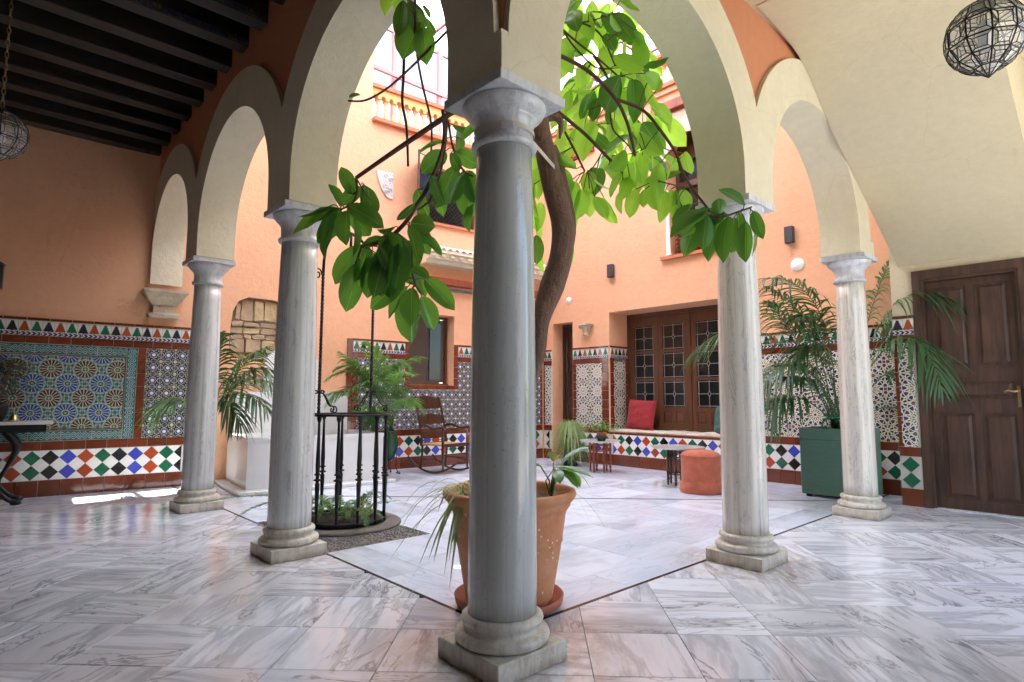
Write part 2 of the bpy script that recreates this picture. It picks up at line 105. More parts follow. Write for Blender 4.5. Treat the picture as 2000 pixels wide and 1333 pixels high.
def material(name, fn):
    global NT
    m = bpy.data.materials.new(name); m.use_nodes = True; NT = m.node_tree
    NT.nodes.clear()
    p = NT.nodes.new('ShaderNodeBsdfPrincipled'); o = NT.nodes.new('ShaderNodeOutputMaterial')
    d = fn()
    h = d.pop('bump', None); hd = d.pop('bd', .01); tr = d.pop('trans', None)
    for k, v in d.items(): lk(p.inputs[k], v)
    if h is not None:
        b = NT.nodes.new('ShaderNodeBump'); b.inputs['Distance'].default_value = hd; b.inputs['Strength'].default_value = 1
        lk(b.inputs['Height'], h); NT.links.new(b.outputs[0], p.inputs['Normal'])
    out = p.outputs[0]
    if tr is not None:
        t = NT.nodes.new('ShaderNodeBsdfTranslucent'); lk(t.inputs[0], tr[1]); mx = NT.nodes.new('ShaderNodeMixShader')
        mx.inputs[0].default_value = tr[0]; NT.links.new(out, mx.inputs[1]); NT.links.new(t.outputs[0], mx.inputs[2]); out = mx.outputs[0]
    NT.links.new(out, o.inputs[0])
    MATS[name] = m; return m
def simple(name, col, rough=.5, metal=0, var=.12, sc=8, bump=0, **kw):
    def fn():
        n = noise(co(), sc, 4, .6)
        d = {'Base Color': hsv(col, .5, 1, (1-var) + n*(2*var)), 'Roughness': rough, 'Metallic': metal}
        if bump: d['bump'] = n; d['bd'] = bump
        d.update(kw); return d
    return material(name, fn)

def plaster(name, col, stain, amt=.35):
    def fn():
        P = wpos(); n1 = noise(P, 1.3, 5, .6); n2 = noise(P, 14, 5, .65); n3 = noise(P, 90, 3, .7)
        x, y, z = sep(P)
        st = noise(vec(x*5, y*5, z*.7), 1, 4, .6)
        c = mix(ss(n1, .35, .75)*amt, col, stain)
        tw = noise(vec(x*1.0, y*1.0, z*2.6), 4.5, 3, .5, 1.2)
        c = mix(ss(noise(P, 2.6, 6, .7), .60, .66)*.16, c, tuple(min(1, k*1.18) for k in col))
        c = mix(ss(st, .5, .8)*(amt*.7), c, stain)
        ck = voro(vec(x + n1*.35, y + n1*.35, z + n2*.06), 1.1, 'DISTANCE_TO_EDGE')
        c = mix(f_lt(ck, .0028)*f_gt(noise(P, .9, 2), .50)*.14, c, tuple(k*.5 for k in stain))
        c = mix(ss(noise(vec(x*9, y*9, z*.9), 1, 3, .5), .62, .70)*ss(n1, .5, .7)*.22, c, tuple(k*.6 for k in stain))
        return {'Base Color': hsv(c, .5, 1, .9 + n2*.2), 'Roughness': .85, 'bump': n3*.4 + n2 + tw*.35, 'bd': .006}
    return material(name, fn)
M_ORANGE = plaster('orange_plaster', (.74, .41, .24), (.65, .325, .175))
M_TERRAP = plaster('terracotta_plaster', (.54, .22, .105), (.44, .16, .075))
M_CREAM = plaster('cream_plaster', (.68, .62, .455), (.58, .515, .36), .55)
M_CEIL = plaster('cream_ceiling_plaster', (.60, .53, .36), (.54, .47, .31), .4)
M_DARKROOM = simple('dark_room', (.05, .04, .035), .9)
M_ROOM = simple('grey_room_plaster', (.25, .22, .2), .9)

def marble(name, base, vein, warm, streak=False, stain=None, rough=.12, slab=False, veins=.8):
    def fn():
        x, y, z = sep(co()); r = rnd()
        if slab:
            # quarter-turned slabs already vary the direction; the offset varies the cut
            v = vec(x*1.2 + r*37, y*.40 + r*91, r*13)
            w_ = noise(v, 1.6, 3, .55)
            q = vec(x*3.4 + r*37 + w_*1.3, y*.42 + r*91 + w_*.5, r*13)
            a = noise(q, 1.7, 7, .60, .2)
            b = noise(vec(x*1.5 + r*11, y*.5 + r*5, r*7), 3, 5, .62, .8)
            big = noise(q, .9, 3, .5, .5)
        else:
            v = vec(x*3, y*3, z*(.35 if streak else 1.5))
            v = vec(x*(9 if streak else 7) + r*20, y*(9 if streak else 7) + r*9, z*(.12 if streak else 2.5))
            a = noise(v, 1.7, 6, .6, .4); b = noise(vec(x*9 + r*5, y*9, z*1.6), 1, 5, .7, 1.5)
            big = noise(vec(x*22 + r*30, y*22, z*.10), 1, 2, .5, .1)
        va = 1 - ss(f_abs(a - .5), 0, .075 if slab else .055)
        vb = 1 - ss(f_abs(b - .52), 0, .022 if slab else .03)
        c = mix(ss(big, .42, .72)*(.6 if slab else .8), base, warm)
        if slab: c = mix(ss(noise(vec(x*.8 + r*3, y*.5 + r*61, 0), 1.6, 4, .6), .50, .66)*f_gt(f_fr(r*5), .45)*.6, c, tuple(k*.62*t for k, t in zip(warm, (1.08, 1.0, .92))))
        c = mix(va*(veins*.75), c, vein)
        c = mix(vb*veins*ss(big, .4, .6), c, tuple(k*.55 for k in vein))
        c = mix(ss(a, .55, .75)*(.22 if slab else .3), c, vein)
        if not slab:
            c = mix(f_lt(voro(co(), 38), .13)*f_gt(noise(co(), 6, 3), .52)*.5, c, tuple(k*.5 for k in vein))
        if stain:
            c = mix((1 - ss(z, stain[1], stain[2]))*ss(noise(vec(x*3, y*3, z*2), 4, 4, .7), .25, .7)*.8, c, stain[0])
        if slab:
            c = hsv(c, .5, 1, .84 + f_fr(r*17)*.22)
            X, Y, Z = sep(wpos()); sn = noise(vec(X, Y, 0), 3.2, 5, .65); fs = noise(vec(X, Y, 0), 17, 4, .7)
            for cx, cy in ((0, 0), (2.22, 0), (0, 2.256)):
                dx = X - cx; dy = Y - cy; dd = f_sqrt(dx*dx + dy*dy)
                c = mix((1 - ss(dd - sn*.5, .02, .40))*ss(fs, .3, .7)*.6, c, (.40, .27, .16))
            c = mix(ss(sn*.6 + fs*.4, .56, .70)*.18, c, (.34, .31, .28))
        return {'Base Color': c, 'Roughness': (ss(noise(wpos(), 2.3, 5, .65), .35, .75)*.16 + rough) if slab else (noise(co(), 30, 3)*.1 + rough), 'bump': noise(co(), 40 if slab else 22, 3), 'bd': .0006 if slab else .0012, 'Specular IOR Level': .95 if slab else .6}
    return material(name, fn)
M_SLAB = marble('veined_marble_slab', (.81, .85, .92), (.33, .35, .41), (.62, .63, .67), slab=True, rough=.045, veins=.72)
M_PSLAB = marble('pale_marble_slab', (.72, .79, .90), (.42, .47, .57), (.56, .65, .80), slab=True, rough=.08, veins=.3)
M_COLG = marble('grey_column_marble', (.46, .48, .46), (.30, .32, .31), (.62, .63, .60), streak=True, veins=.3, rough=.085)
M_COLB = marble('bluish_column_marble', (.68, .69, .67), (.34, .36, .37), (.52, .55, .55), streak=True, veins=.45, rough=.10)
M_COLW = marble('warm_column_marble', (.74, .70, .62), (.38, .38, .37), (.55, .53, .48), streak=True, veins=.5, rough=.09)
M_CAP = marble('capital_marble', (.62, .63, .65), (.40, .42, .44), (.52, .54, .57), streak=False, veins=.5, rough=.25)
M_BASE = marble('stained_base_marble', (.64, .61, .53), (.36, .32, .26), (.52, .47, .37), veins=.4, stain=((.16, .11, .055), 0, .05), rough=.25)
M_FOUNT = simple('fountain_marble', (.64, .65, .64), .2, 0, .22, 1.6)
M_GROUT = simple('grout', (.36, .35, .34), .9)
M_WGROUT = simple('white_grout', (.55, .53, .48), .9)
M_INLAY = simple('dark_marble_inlay', (.045, .03, .035), .2)
M_CONC = simple('well_kerb_stone', (.13, .115, .10), .85, sc=30, var=.35, bump=.004)
M_BOUNCE = simple('pale_bounce_paving', (.45, .43, .40), .8)
M_PEB = simple('pebble', (.115, .108, .105), .85, var=.2, sc=3)

def glaze(name, col, var=.25, rough=.08):
    def fn():
        r = rnd(); n = noise(co(), 25, 3, .6)
        return {'Base Color': hsv(col, .5, 1, (1-var) + f_fr(r*7)*var + n*.35), 'Roughness': rough + n*.1, 'bump': noise(co(), 12, 2), 'bd': .002, 'Coat Weight': .4, 'Coat Roughness': .03}
    return material(name, fn)
M_BROWN = glaze('brown_glazed_tile', (.15, .034, .014), .4)
M_BLUE = glaze('blue_glazed_tile', (.05, .07, .42))
M_RED = glaze('rust_red_glazed_tile', (.36, .06, .02))
M_GREEN = glaze('green_glazed_tile', (.012, .12, .06))
M_BLACK = glaze('black_glazed_tile', (.018, .018, .02))
M_WHITE = glaze('white_glazed_tile', (.70, .69, .66), .08)

def px_(name, fn2, rough=.12):
    def fn():
        x, y, z = sep(co()); c = fn2(x, z)
        return {'Base Color': c, 'Roughness': rough, 'Coat Weight': .3, 'bump': noise(co(), 15, 2), 'bd': .001}
    return material(name, fn)
def star(x, z):
    s = .155; u = f_abs(x/s); v = f_abs(z/s)
    sq = lambda a, b: f_min(f_max(a, b), (a + b)*.7071)
    d = sq(u, v); e = sq(.5 - u, .5 - v); g = sq(.5 - u, v); h = sq(u, .5 - v); gh = f_min(g, h)
    c = mix(f_lt(f_abs(u - v), .06), (.02, .018, .02), (.02, .05, .05))
    c = mix(f_lt(gh, .13), c, (.06, .06, .10))
    c = mix(f_lt(f_abs(gh - .155), .016), c, (.55, .54, .50))
    c = mix(f_lt(f_abs(d - .20), .015), c, (.55, .54, .50)); c = mix(f_lt(f_abs(e - .20), .015), c, (.55, .54, .50))
    c = mix(f_lt(d, .135), c, (.10, .10, .30)); c = mix(f_lt(d, .10), c, (.74, .74, .82))
    c = mix(f_lt(e, .13), c, (.05, .05, .03)); c = mix(f_lt(e, .10), c, (.74, .70, .50))
    return c
M_STAR = px_('blue_star_tile', star)
def ros12(x, z, s=.315):
    u = x/s; v = z/s; W_ = (.72, .69, .58)
    def wheel(u, v, cols, n=12, hub=.035):
        r = f_sqrt(u*u + v*v); a = m_('ARCTAN2', v, u)
        k = 2*pi/n; f = f_pp(a, k/2); idx = f_fr(f_fl(a/k + .5)*.5 + .01)
        X = r*f_cos(f); Y = r*f_sin(f)
        l1 = f_min(f_abs(X*cos(radians(74)) - Y*sin(radians(74)) - hub), f_abs(X*cos(radians(74)) + Y*sin(radians(74)) - hub))
        l2 = f_min(f_abs(X*cos(radians(45)) + Y*sin(radians(45)) - .19), f_abs(X*cos(radians(45)) - Y*sin(radians(45)) - .19))
        st = f_max(f_lt(l1, .015), f_lt(l2, .014)*f_gt(r, .16))
        st = f_max(st, f_lt(f_abs(r - .44), .013))
        c = mix(f_gt(idx, .25), cols[0], cols[1])
        c = mix(f_gt(r, .36), c, cols[2]); c = mix(f_lt(r, .055), c, cols[1])
        return mix(st, c, W_), r
    c, r = wheel(u, v, ((.012, .060, .040), (.13, .05, .015), (.05, .04, .18)))
    c2, r2 = wheel(.5 - f_abs(u), .5 - f_abs(v), ((.02, .02, .03), (.012, .07, .04), (.15, .05, .02)), 8, .03)
    return mix(f_gt(r, .46), c, c2)
M_ROS = px_('lattice_star_tile', ros12)
def moor(x, z):
    W_ = (.36, .44, .38)
    def wheel(x, z, col):
        r = f_sqrt(x*x + z*z); a = m_('ARCTAN2', z, x)
        f = f_abs(f_fr(a*(16/(2*pi))) - .5)
        c = mix(f_gt(f, .34), col, W_)
        c = mix(f_lt(r, .036), c, W_); c = mix(f_lt(r, .026), c, (.02, .13, .10)); c = mix(f_lt(r, .012), c, (.45, .30, .08))
        return c, r
    c1, r1 = wheel(x, z, (.035, .06, .26)); c2, r2 = wheel(.155 - f_abs(x), .165 - f_abs(z), (.11, .032, .012))
    # green ground with small star lattice
    k = 2*pi/.0775; q = 2*pi/.0825
    g = f_cos(x*k)*f_cos(z*q); g2 = f_cos(x*(k*.5) + z*(q*.5))*f_cos(x*(k*.5) - z*(q*.5))
    c = mix(f_lt(f_abs(g), .16), (.010, .12, .085), W_); c = mix(f_lt(f_abs(g2), .10), c, (.26, .36, .31))
    c = mix(f_gt(g, .75), c, (.05, .07, .38)); c = mix(f_lt(g, -.8), c, (.30, .12, .03))
    wob = .098
    c = mix(f_lt(r1, wob), c, c1); c = mix(f_lt(r2, wob), c, c2)
    c = mix(f_lt(f_abs(f_min(r1, r2) - .112), .004), c, W_)
    return c
M_MOOR = px_('green_rosette_tile', moor)
def chain(x, z):
    k = 2*pi/.1033; s = f_sin(x*k)*.026
    a = f_lt(f_abs(z - s), .0085); b = f_lt(f_abs(z + s), .0085); a2 = f_lt(f_abs(z - s), .0135); b2 = f_lt(f_abs(z + s), .0135)
    c = mix(f_max(a2, b2), (.02, .16, .12), (.60, .62, .52)); c = mix(a, c, (.03, .06, .26)); c = mix(b, c, (.04, .15, .17))
    c = mix(f_gt(f_abs(z), .052), c, (.55, .55, .45)); c = mix(f_lt(f_abs(x*0 + f_abs(z) - .0465), .002), c, (.02, .03, .03))
    return c
M_CHAIN = px_('interlace_border_tile', chain)
def chev(x, z):
    f = f_fr((x + f_abs(z)*1.3)/.045)
    c = mix(f_lt(f, .36), (.68, .66, .66), (.02, .02, .03)); return mix(f_gt(f, .72), c, (.10, .07, .26))
M_CHEV = px_('chevron_strip_tile', chev)
def tree_tile(name, col):
    def fn(x, z):
        h = (z + .055)/.105                        # 0 at the foot, 1 at the tip
        stp = f_fl(h*5)/5
        hw = (.92 - stp*.80)*.050
        c = mix(f_lt(f_abs(x), hw)*f_gt(h, 0)*f_lt(h, .99), (.70, .69, .64), col)
        return mix(f_lt(f_abs(x), .006)*f_lt(h, 0), c, col)
    return px_(name, fn)
M_TREES = [tree_tile('rust_stepped_tree_tile', (.33, .07, .02)), tree_tile('green_stepped_tree_tile', (.012, .13, .07)), tree_tile('black_stepped_tree_tile', (.018, .018, .03))]

def wood(name, col, dark, rough=.35, ax=2):
    def fn():
        c3 = sep(co()); r = rnd(); k = [14, 14, 14]; k[ax] = 1.2
        v = vec(c3[0]*k[0] + r*9, c3[1]*k[1] + r*5, c3[2]*k[2])
        n = noise(v, 2, 5, .6, .6); n2 = noise(co(), 3, 3)
        return {'Base Color': mix(ss(n*.7 + n2*.3, .3, .7), dark, col), 'Roughness': rough, 'bump': n, 'bd': .0015}
    return material(name, fn)
M_WOOD = wood('brown_joinery', (.135, .052, .022), (.06, .023, .012))
M_DWOOD = wood('dark_door_wood', (.10, .048, .028), (.035, .018, .012), .55)
M_BEAM = wood('dark_ceiling_beam', (.030, .022, .016), (.013, .010, .008), .6, 0)
M_CHAIR = wood('polished_chair_wood', (.085, .03, .015), (.035, .013, .008), .25)
M_CANE = simple('woven_cane', (.42, .27, .13), .7, sc=60, var=.3)
M_REDWOOD = wood('red_stained_wood', (.35, .08, .03), (.16, .035, .015), .4)
M_OLDWOOD = wood('carved_dark_wood', (.13, .075, .04), (.05, .03, .018), .5)
def paintb():
    x, y, z = sep(co()); f = f_fr(x/.55); wv = f_abs(z - .012*f_sin(x*60)); n = noise(co(), 60, 3, .7)
    c = mix(f_lt(f_abs(f - .5), .06), (.10, .09, .16), (.22, .19, .03))
    return {'Base Color': mix(ss(n, .45, .6), (.03, .028, .035), c), 'Roughness': .6}
M_PAINTB = material('painted_beam_edge', paintb)
M_IRON = simple('black_wrought_iron', (.016, .016, .018), .45, .5, sc=40, var=.3, bump=.001)
M_BRONZE = simple('dark_bronze', (.03, .025, .02), .4, .8)
M_BRASS = simple('aged_brass', (.55, .40, .20), .3, 1)
M_SILVER = simple('tinned_tray_metal', (.60, .60, .58), .3, .5, sc=20)
M_LEAD = simple('lead_came', (.60, .60, .62), .4, .6)
M_GLASS = simple('dark_window_glass', (.012, .013, .014), .06, 0, **{'Specular IOR Level': .3})
def lglass(): return {'Base Color': (.75, .78, .78), 'Roughness': .06, 'Alpha': .34, 'Specular IOR Level': 1.0, 'Coat Weight': 1.0}
M_LGLASS = material('clear_lantern_glass', lglass)
M_BULB = simple('frosted_lamp_glass', (.85, .85, .85), .3)
def terra():
    P = co(); n = noise(P, 6, 5, .65); sp = voro(P, 26); nn = noise(P, 5, 2)
    c = mix(ss(n, .3, .7), (.50, .19, .075), (.60, .29, .15))
    c = mix(f_lt(sp, .17)*ss(nn, .48, .6), c, (.78, .74, .68))
    return {'Base Color': c, 'Roughness': .75, 'bump': noise(P, 50, 3), 'bd': .002}
M_TERRA = material('lime_flecked_terracotta', terra)
M_SAUCER = simple('red_terracotta', (.36, .10, .05), .6)
M_SOIL = simple('soil', (.05, .035, .025), .95, sc=40, var=.5, bump=.01)
def fabric(name, col, sc=120, fold=6):
    def fn():
        P = co(); n = noise(P, fold, 3, .5, .8); k = noise(P, sc, 2)
        return {'Base Color': hsv(col, .5, 1, .72 + n*.4 + ss(noise(P, 14, 5, .7), .4, .7)*.2), 'Roughness': .8, 'bump': n*4 + k*.3 + noise(P, fold*3, 3, .6, 1.2), 'bd': .007, 'Sheen Weight': .2}
    return material(name, fn)
M_LEATHER = fabric('terracotta_suede', (.44, .11, .055), 60, 5)
M_REDC = fabric('crimson_cloth', (.30, .012, .018), 200, 9)
M_GREENC = fabric('dark_green_cloth', (.018, .085, .075), 200, 6)
M_BEIGE = fabric('beige_canvas', (.55, .50, .40), 200, 3)
def planter():
    x, y, z = sep(co()); n = noise(vec(x*2, y*2, z*45), 1.5, 4, .7)
    d_ = noise(co(), 5, 5, .7)
    return {'Base Color': mix(ss(d_, .52, .75)*.5, hsv((.060, .145, .105), .5, 1, .8 + n*.45), (.16, .17, .14)), 'Roughness': .6, 'bump': n, 'bd': .004}
M_PLANTER = material('green_ribbed_planter', planter)
M_GJAR = simple('green_glazed_jar', (.012, .075, .035), .15)
M_STONE = simple('rubble_stone', (.42, .31, .20), .9, sc=10, var=.3, bump=.02)
M_STONE2 = simple('yellow_rubble_stone', (.47, .36, .20), .9, sc=12, var=.3, bump=.02)
M_MORTAR = simple('rough_mortar', (.30, .23, .17), .95, sc=25, var=.3, bump=.02)
M_CORBEL = simple('weathered_limestone', (.50, .42, .31), .85, sc=9, var=.4, bump=.012)
M_RELIEF = simple('pale_carved_plaster', (.66, .62, .60), .8, sc=40, var=.3, bump=.03)
M_LACE = simple('carved_stucco', (.70, .60, .45), .85, sc=60, var=.35, bump=.02)
M_CREAMW = simple('cream_moulding', (.72, .66, .50), .7)
M_OCHRE = simple('ochre_balustrade', (.72, .38, .13), .7)
M_OCHREL = simple('pale_baluster', (.72, .50, .24), .7)
M_RUST = simple('terracotta_coping', (.50, .17, .08), .7)
M_WHITEP = simple('white_painted_plaster', (.80, .79, .76), .6)
M_PINK = simple('pink_painted_steel', (.55, .22, .20), .5)
M_CHARC = simple('charcoal_metal', (.06, .06, .07), .4, .3)
M_STRAP = simple('cream_webbing', (.55, .50, .40), .6)
M_LATTICE = simple('dark_window_grille', (.02, .02, .022), .5)
def panelm():
    n = noise(wpos(), 2, 4)
    return {'Base Color': (.85, .86, .88), 'Roughness': .5, 'trans': (.85, (.93, .95, 1.0))}
M_PANEL = material('translucent_roof_sheet', panelm)

def leafm(name, dark, mid, tr, amt, rough=.22):
    def fn():
        x, y, z = sep(co()); r = rnd(); n = noise(co(), 9, 3)
        rib = 1 - ss(f_abs(x), .0008, .0028)
        side = f_abs(f_sin((y*1.0 + f_abs(x)*.6)*260))
        c = mix(f_fr(r*13)*.8 + n*.3, dark, mid)
        c = mix(ss(noise(vec(x + r*7, y + r*3, r*5), 30, 4, .7), .66, .72)*.6, c, (.14, .09, .03))
        c = mix(f_gt(noise(vec(x*3 + r*11, y*3, r), 14, 3, .6), .62)*.3, c, mid)
        c = mix(rib*.7, c, (.30, .42, .16)); c = mix(f_lt(side, .10)*.12, c, (.2, .35, .12))
        return {'Base Color': c, 'Roughness': rough, 'Specular IOR Level': .45, 'trans': (amt, tr), 'bump': rib*-1 + side*.05, 'bd': .002}
    return material(name, fn)
M_FIG = leafm('rubber_fig_leaf', (.020, .075, .018), (.06, .17, .035), (.26, .60, .06), .28, .2)
M_FIGBACKLIT = leafm('backlit_fig_leaf', (.035, .12, .015), (.10, .26, .03), (.55, .95, .10), .58)  # brighter, more translucent copy of the fig leaf; backlight put into the colour
M_PALM = leafm('palm_leaflet', (.018, .065, .025), (.06, .14, .05), (.12, .30, .05), .2, .35)
M_PALM2 = leafm('bright_palm_leaflet', (.04, .12, .03), (.12, .26, .06), (.25, .5, .08), .3, .4)
M_FERN = leafm('fern_frond', (.03, .09, .02), (.10, .22, .04), (.2, .45, .06), .25, .6)
M_SPIDER = leafm('striped_spider_leaf', (.12, .22, .06), (.36, .45, .20), (.4, .6, .15), .25, .5)
M_BEGON = leafm('small_green_leaf', (.03, .09, .02), (.08, .18, .04), (.2, .4, .06), .25, .5)
M_DRY = simple('dry_stalk', (.36, .24, .12), .8)
M_FLOWER = simple('white_flower', (.60, .58, .54), .8)
M_GREYLEAF = simple('dull_grey_green_leaf', (.06, .075, .045), .8, var=.3)
def bark():
    x, y, z = sep(co()); n = noise(vec(x*12, y*12, z*4), 2, 6, .65, .5); k = noise(co(), 50, 3, .6)
    return {'Base Color': mix(n, (.085, .045, .03), (.28, .165, .11)), 'Roughness': .85, 'bump': n*2 + k, 'bd': .012}
M_BARK = material('fig_bark', bark)
M_TWIG = simple('brown_twig', (.10, .05, .03), .7)
# ------------------------------------------------------------------ geometry helpers
class MB:
    def __init__(s): s.v = []; s.f = []; s.sm = []; s.mi = []; s.cur = 0
    def add(s, vs, fs, smooth=False):
        o = len(s.v); s.v += [tuple(v) for v in vs]
        for f in fs: s.f.append(tuple(i + o for i in f)); s.sm.append(smooth); s.mi.append(s.cur)
        return s
    def box(s, x0, x1, y0, y1, z0, z1, bev=0):
        if bev:
            b = bev; xs, ys, zs = (x0, x1), (y0, y1), (z0, z1); vs = []; key = {}
            for i in (0, 1):
                for j in (0, 1):
                    for k in (0, 1):
                        X, Y, Z = xs[i], ys[j], zs[k]; sx, sy, sz = (1, -1)[i]*b, (1, -1)[j]*b, (1, -1)[k]*b
                        key[i, j, k, 0] = len(vs); vs.append((X, Y + sy, Z + sz))
                        key[i, j, k, 1] = len(vs); vs.append((X + sx, Y, Z + sz))
                        key[i, j, k, 2] = len(vs); vs.append((X + sx, Y + sy, Z))
            K = lambda i, j, k, a: key[i, j, k, a]; F = []
            for i in (0, 1): q = [K(i, 0, 0, 0), K(i, 1, 0, 0), K(i, 1, 1, 0), K(i, 0, 1, 0)]; F.append(q if i else q[::-1])
            for j in (0, 1): q = [K(0, j, 0, 1), K(0, j, 1, 1), K(1, j, 1, 1), K(1, j, 0, 1)]; F.append(q if j else q[::-1])
            for k in (0, 1): q = [K(0, 0, k, 2), K(1, 0, k, 2), K(1, 1, k, 2), K(0, 1, k, 2)]; F.append(q if k else q[::-1])
            for j in (0, 1):
                for k in (0, 1): q = [K(0, j, k, 1), K(1, j, k, 1), K(1, j, k, 2), K(0, j, k, 2)]; F.append(q if j != k else q[::-1])
            for i in (0, 1):
                for k in (0, 1): q = [K(i, 0, k, 0), K(i, 0, k, 2), K(i, 1, k, 2), K(i, 1, k, 0)]; F.append(q if i != k else q[::-1])
            for i in (0, 1):
                for j in (0, 1): q = [K(i, j, 0, 0), K(i, j, 1, 0), K(i, j, 1, 1), K(i, j, 0, 1)]; F.append(q if i != j else q[::-1])
            for i in (0, 1):
                for j in (0, 1):
                    for k in (0, 1): q = [K(i, j, k, 0), K(i, j, k, 1), K(i, j, k, 2)]; F.append(q if (i + j + k) % 2 else q[::-1])
            return s.add(vs, F)
        return s.add([(x0, y0, z0), (x1, y0, z0), (x1, y1, z0), (x0, y1, z0), (x0, y0, z1), (x1, y0, z1), (x1, y1, z1), (x0, y1, z1)],
                     [(0, 3, 2, 1), (4, 5, 6, 7), (0, 1, 5, 4), (1, 2, 6, 5), (2, 3, 7, 6), (3, 0, 4, 7)])
    def tube(s, pts, r, n=8, cap=True):
        P = [Vector(p) for p in pts]; m = len(P); rr = r if isinstance(r, (list, tuple)) else [r]*m
        vs = []; up = None
        for i in range(m):
            d = (P[min(i+1, m-1)] - P[max(i-1, 0)]).normalized()
            if up is None: up = Vector((0, 0, 1)) if abs(d.z) < .9 else Vector((1, 0, 0))
            a = d.cross(up).normalized(); b = a.cross(d).normalized(); up = b
            for k in range(n): t = 2*pi*k/n; vs.append(P[i] + (a*cos(t) + b*sin(t))*rr[i])
        fs = [(i*n + k, i*n + (k+1) % n, (i+1)*n + (k+1) % n, (i+1)*n + k) for i in range(m-1) for k in range(n)]
        s.add(vs, fs, True)
        if cap:
            o = len(s.v) - m*n
            s.f.append(tuple(o + k for k in range(n))[::-1]); s.sm.append(False); s.mi.append(s.cur)
            s.f.append(tuple(o + (m-1)*n + k for k in range(n))); s.sm.append(False); s.mi.append(s.cur)
        return s
    def lathe(s, prof, n=32, c=(0, 0), caps=True, hard=()):
        segs = [prof]
        vs = [(c[0] + r*cos(2*pi*k/n), c[1] + r*sin(2*pi*k/n), z) for r, z in prof for k in range(n)]
        fs = [(i*n + k, i*n + (k+1) % n, (i+1)*n + (k+1) % n, (i+1)*n + k) for i in range(len(prof)-1) for k in range(n)]
        if caps:
            fs.append(tuple(range(n))[::-1]); fs.append(tuple((len(prof)-1)*n + k for k in range(n)))
        s.add(vs, fs, True); 
        if caps: s.sm[-1] = s.sm[-2] = False
        return s
    def prism(s, poly, d0, d1, holes=(), axes='xz', smooth_sides=False):
        """poly, holes: 2D loops in (u,v); extruded from d0 to d1 along the third axis"""
        def P(u, v, d): return {'xz': (u, d, v), 'yz': (d, u, v), 'xy': (u, v, d)}[axes]
        loops = [list(poly)] + [list(h) for h in holes]
        tri = tessellate_polygon([[Vector((u, v, 0)) for u, v in L] for L in loops])
        flat = [q for L in loops for q in L]; n = len(flat)
        def area(L): return sum(L[i][0]*L[(i+1) % len(L)][1] - L[(i+1) % len(L)][0]*L[i][1] for i in range(len(L)))
        ft = []
        for t in tri:
            a = area([flat[i] for i in t])
            if abs(a) < 1e-12: continue
            ft.append(t if a > 0 else (t[0], t[2], t[1]))
        flip = axes == 'xz'
        # for 'xz' a ccw loop in (u,v) faces -y
        lo = [t if flip else t[::-1] for t in ft]; hi = [t[::-1] if flip else t for t in ft]
        s.add([P(u, v, d0) for u, v in flat], lo); s.add([P(u, v, d1) for u, v in flat], hi)
        for li, L in enumerate(loops):
            ccw = area(L) > 0
            if li: ccw = not ccw
            m = len(L); vs = [P(u, v, d0) for u, v in L] + [P(u, v, d1) for u, v in L]
            fs = []
            for i in range(m):
                j = (i+1) % m; q = (i, j, m+j, m+i)
                if (area(L) < 0): q = q[::-1]
                if li: q = q[::-1]
                if flip: q = q[::-1]
                fs.append(q)
            s.add(vs, fs, smooth_sides)
        return s
    def xf(s, M):
        s.v = [tuple(M @ Vector(v)) for v in s.v]; return s
    def mesh(s, name, mats):
        me = bpy.data.meshes.new(name); me.from_pydata(s.v, [], s.f)
        me.polygons.foreach_set('use_smooth', s.sm); me.polygons.foreach_set('material_index', s.mi)
        for m in (mats if isinstance(mats, (list, tuple)) else [mats]): me.materials.append(m)
        me.update(); return me
    def obj(s, name, mats, parent=None, loc=None, rot=None, smooth_angle=None):
        o = link(name, s.mesh(name, mats), parent, loc, rot)
        if smooth_angle: o.data.set_sharp_from_angle(angle=radians(smooth_angle))
        return o
def link(name, me, parent=None, loc=None, rot=None):
    o = bpy.data.objects.new(name, me); COL.objects.link(o)
    if parent is not None: o.parent = parent
    if loc is not None: o.location = loc
    if rot is not None: o.rotation_euler = rot if isinstance(rot, (tuple, list)) else (0, 0, rot)
    return o
def thing(name, label, cat, loc=(0, 0, 0), rot=0, group=None):
    o = link(name, None, None, loc, rot); o.empty_display_size = .1
    o['label'] = label; o['category'] = cat
    if group: o['group'] = group
    return o
def tag(o, label, cat, group=None):
    o['label'] = label; o['category'] = cat
    if group: o['group'] = group
    return o
def struct(o): o['kind'] = 'structure'; return o
def stuff(o, label=None):
    o['kind'] = 'stuff'
    if label: o['label'] = label
    return o
MESHC = {}
def tile_mesh(w, h, t, m, name):
    k = (round(w, 4), round(h, 4), t, m.name)
    if k not in MESHC:
        b = .0015; w -= .003; h -= .003
        vs = [(-w/2, 0, -h/2), (w/2, 0, -h/2), (w/2, 0, h/2), (-w/2, 0, h/2), (-w/2+b, -t, -h/2+b), (w/2-b, -t, -h/2+b), (w/2-b, -t, h/2-b), (-w/2+b, -t, h/2-b)]
        MESHC[k] = MB().add(vs, [(4, 5, 6, 7), (0, 1, 5, 4), (1, 2, 6, 5), (2, 3, 7, 6), (3, 0, 4, 7)]).mesh(name, m)
    return MESHC[k]
def poly_mesh(pts, t, m, name, key):
    k = (key, t, m.name)
    if k not in MESHC:
        c = (sum(p[0] for p in pts)/len(pts), sum(p[1] for p in pts)/len(pts)); n = len(pts)
        fr = [(c[0] + (p[0]-c[0])*.985, -t, c[1] + (p[1]-c[1])*.985) for p in pts]; bk = [(c[0] + (p[0]-c[0])*.995, 0, c[1] + (p[1]-c[1])*.995) for p in pts]
        MESHC[k] = MB().add(fr + bk, [tuple(range(n))] + [(n+i, n+(i+1) % n, (i+1) % n, i) for i in range(n)]).mesh(name, m)
    return MESHC[k]

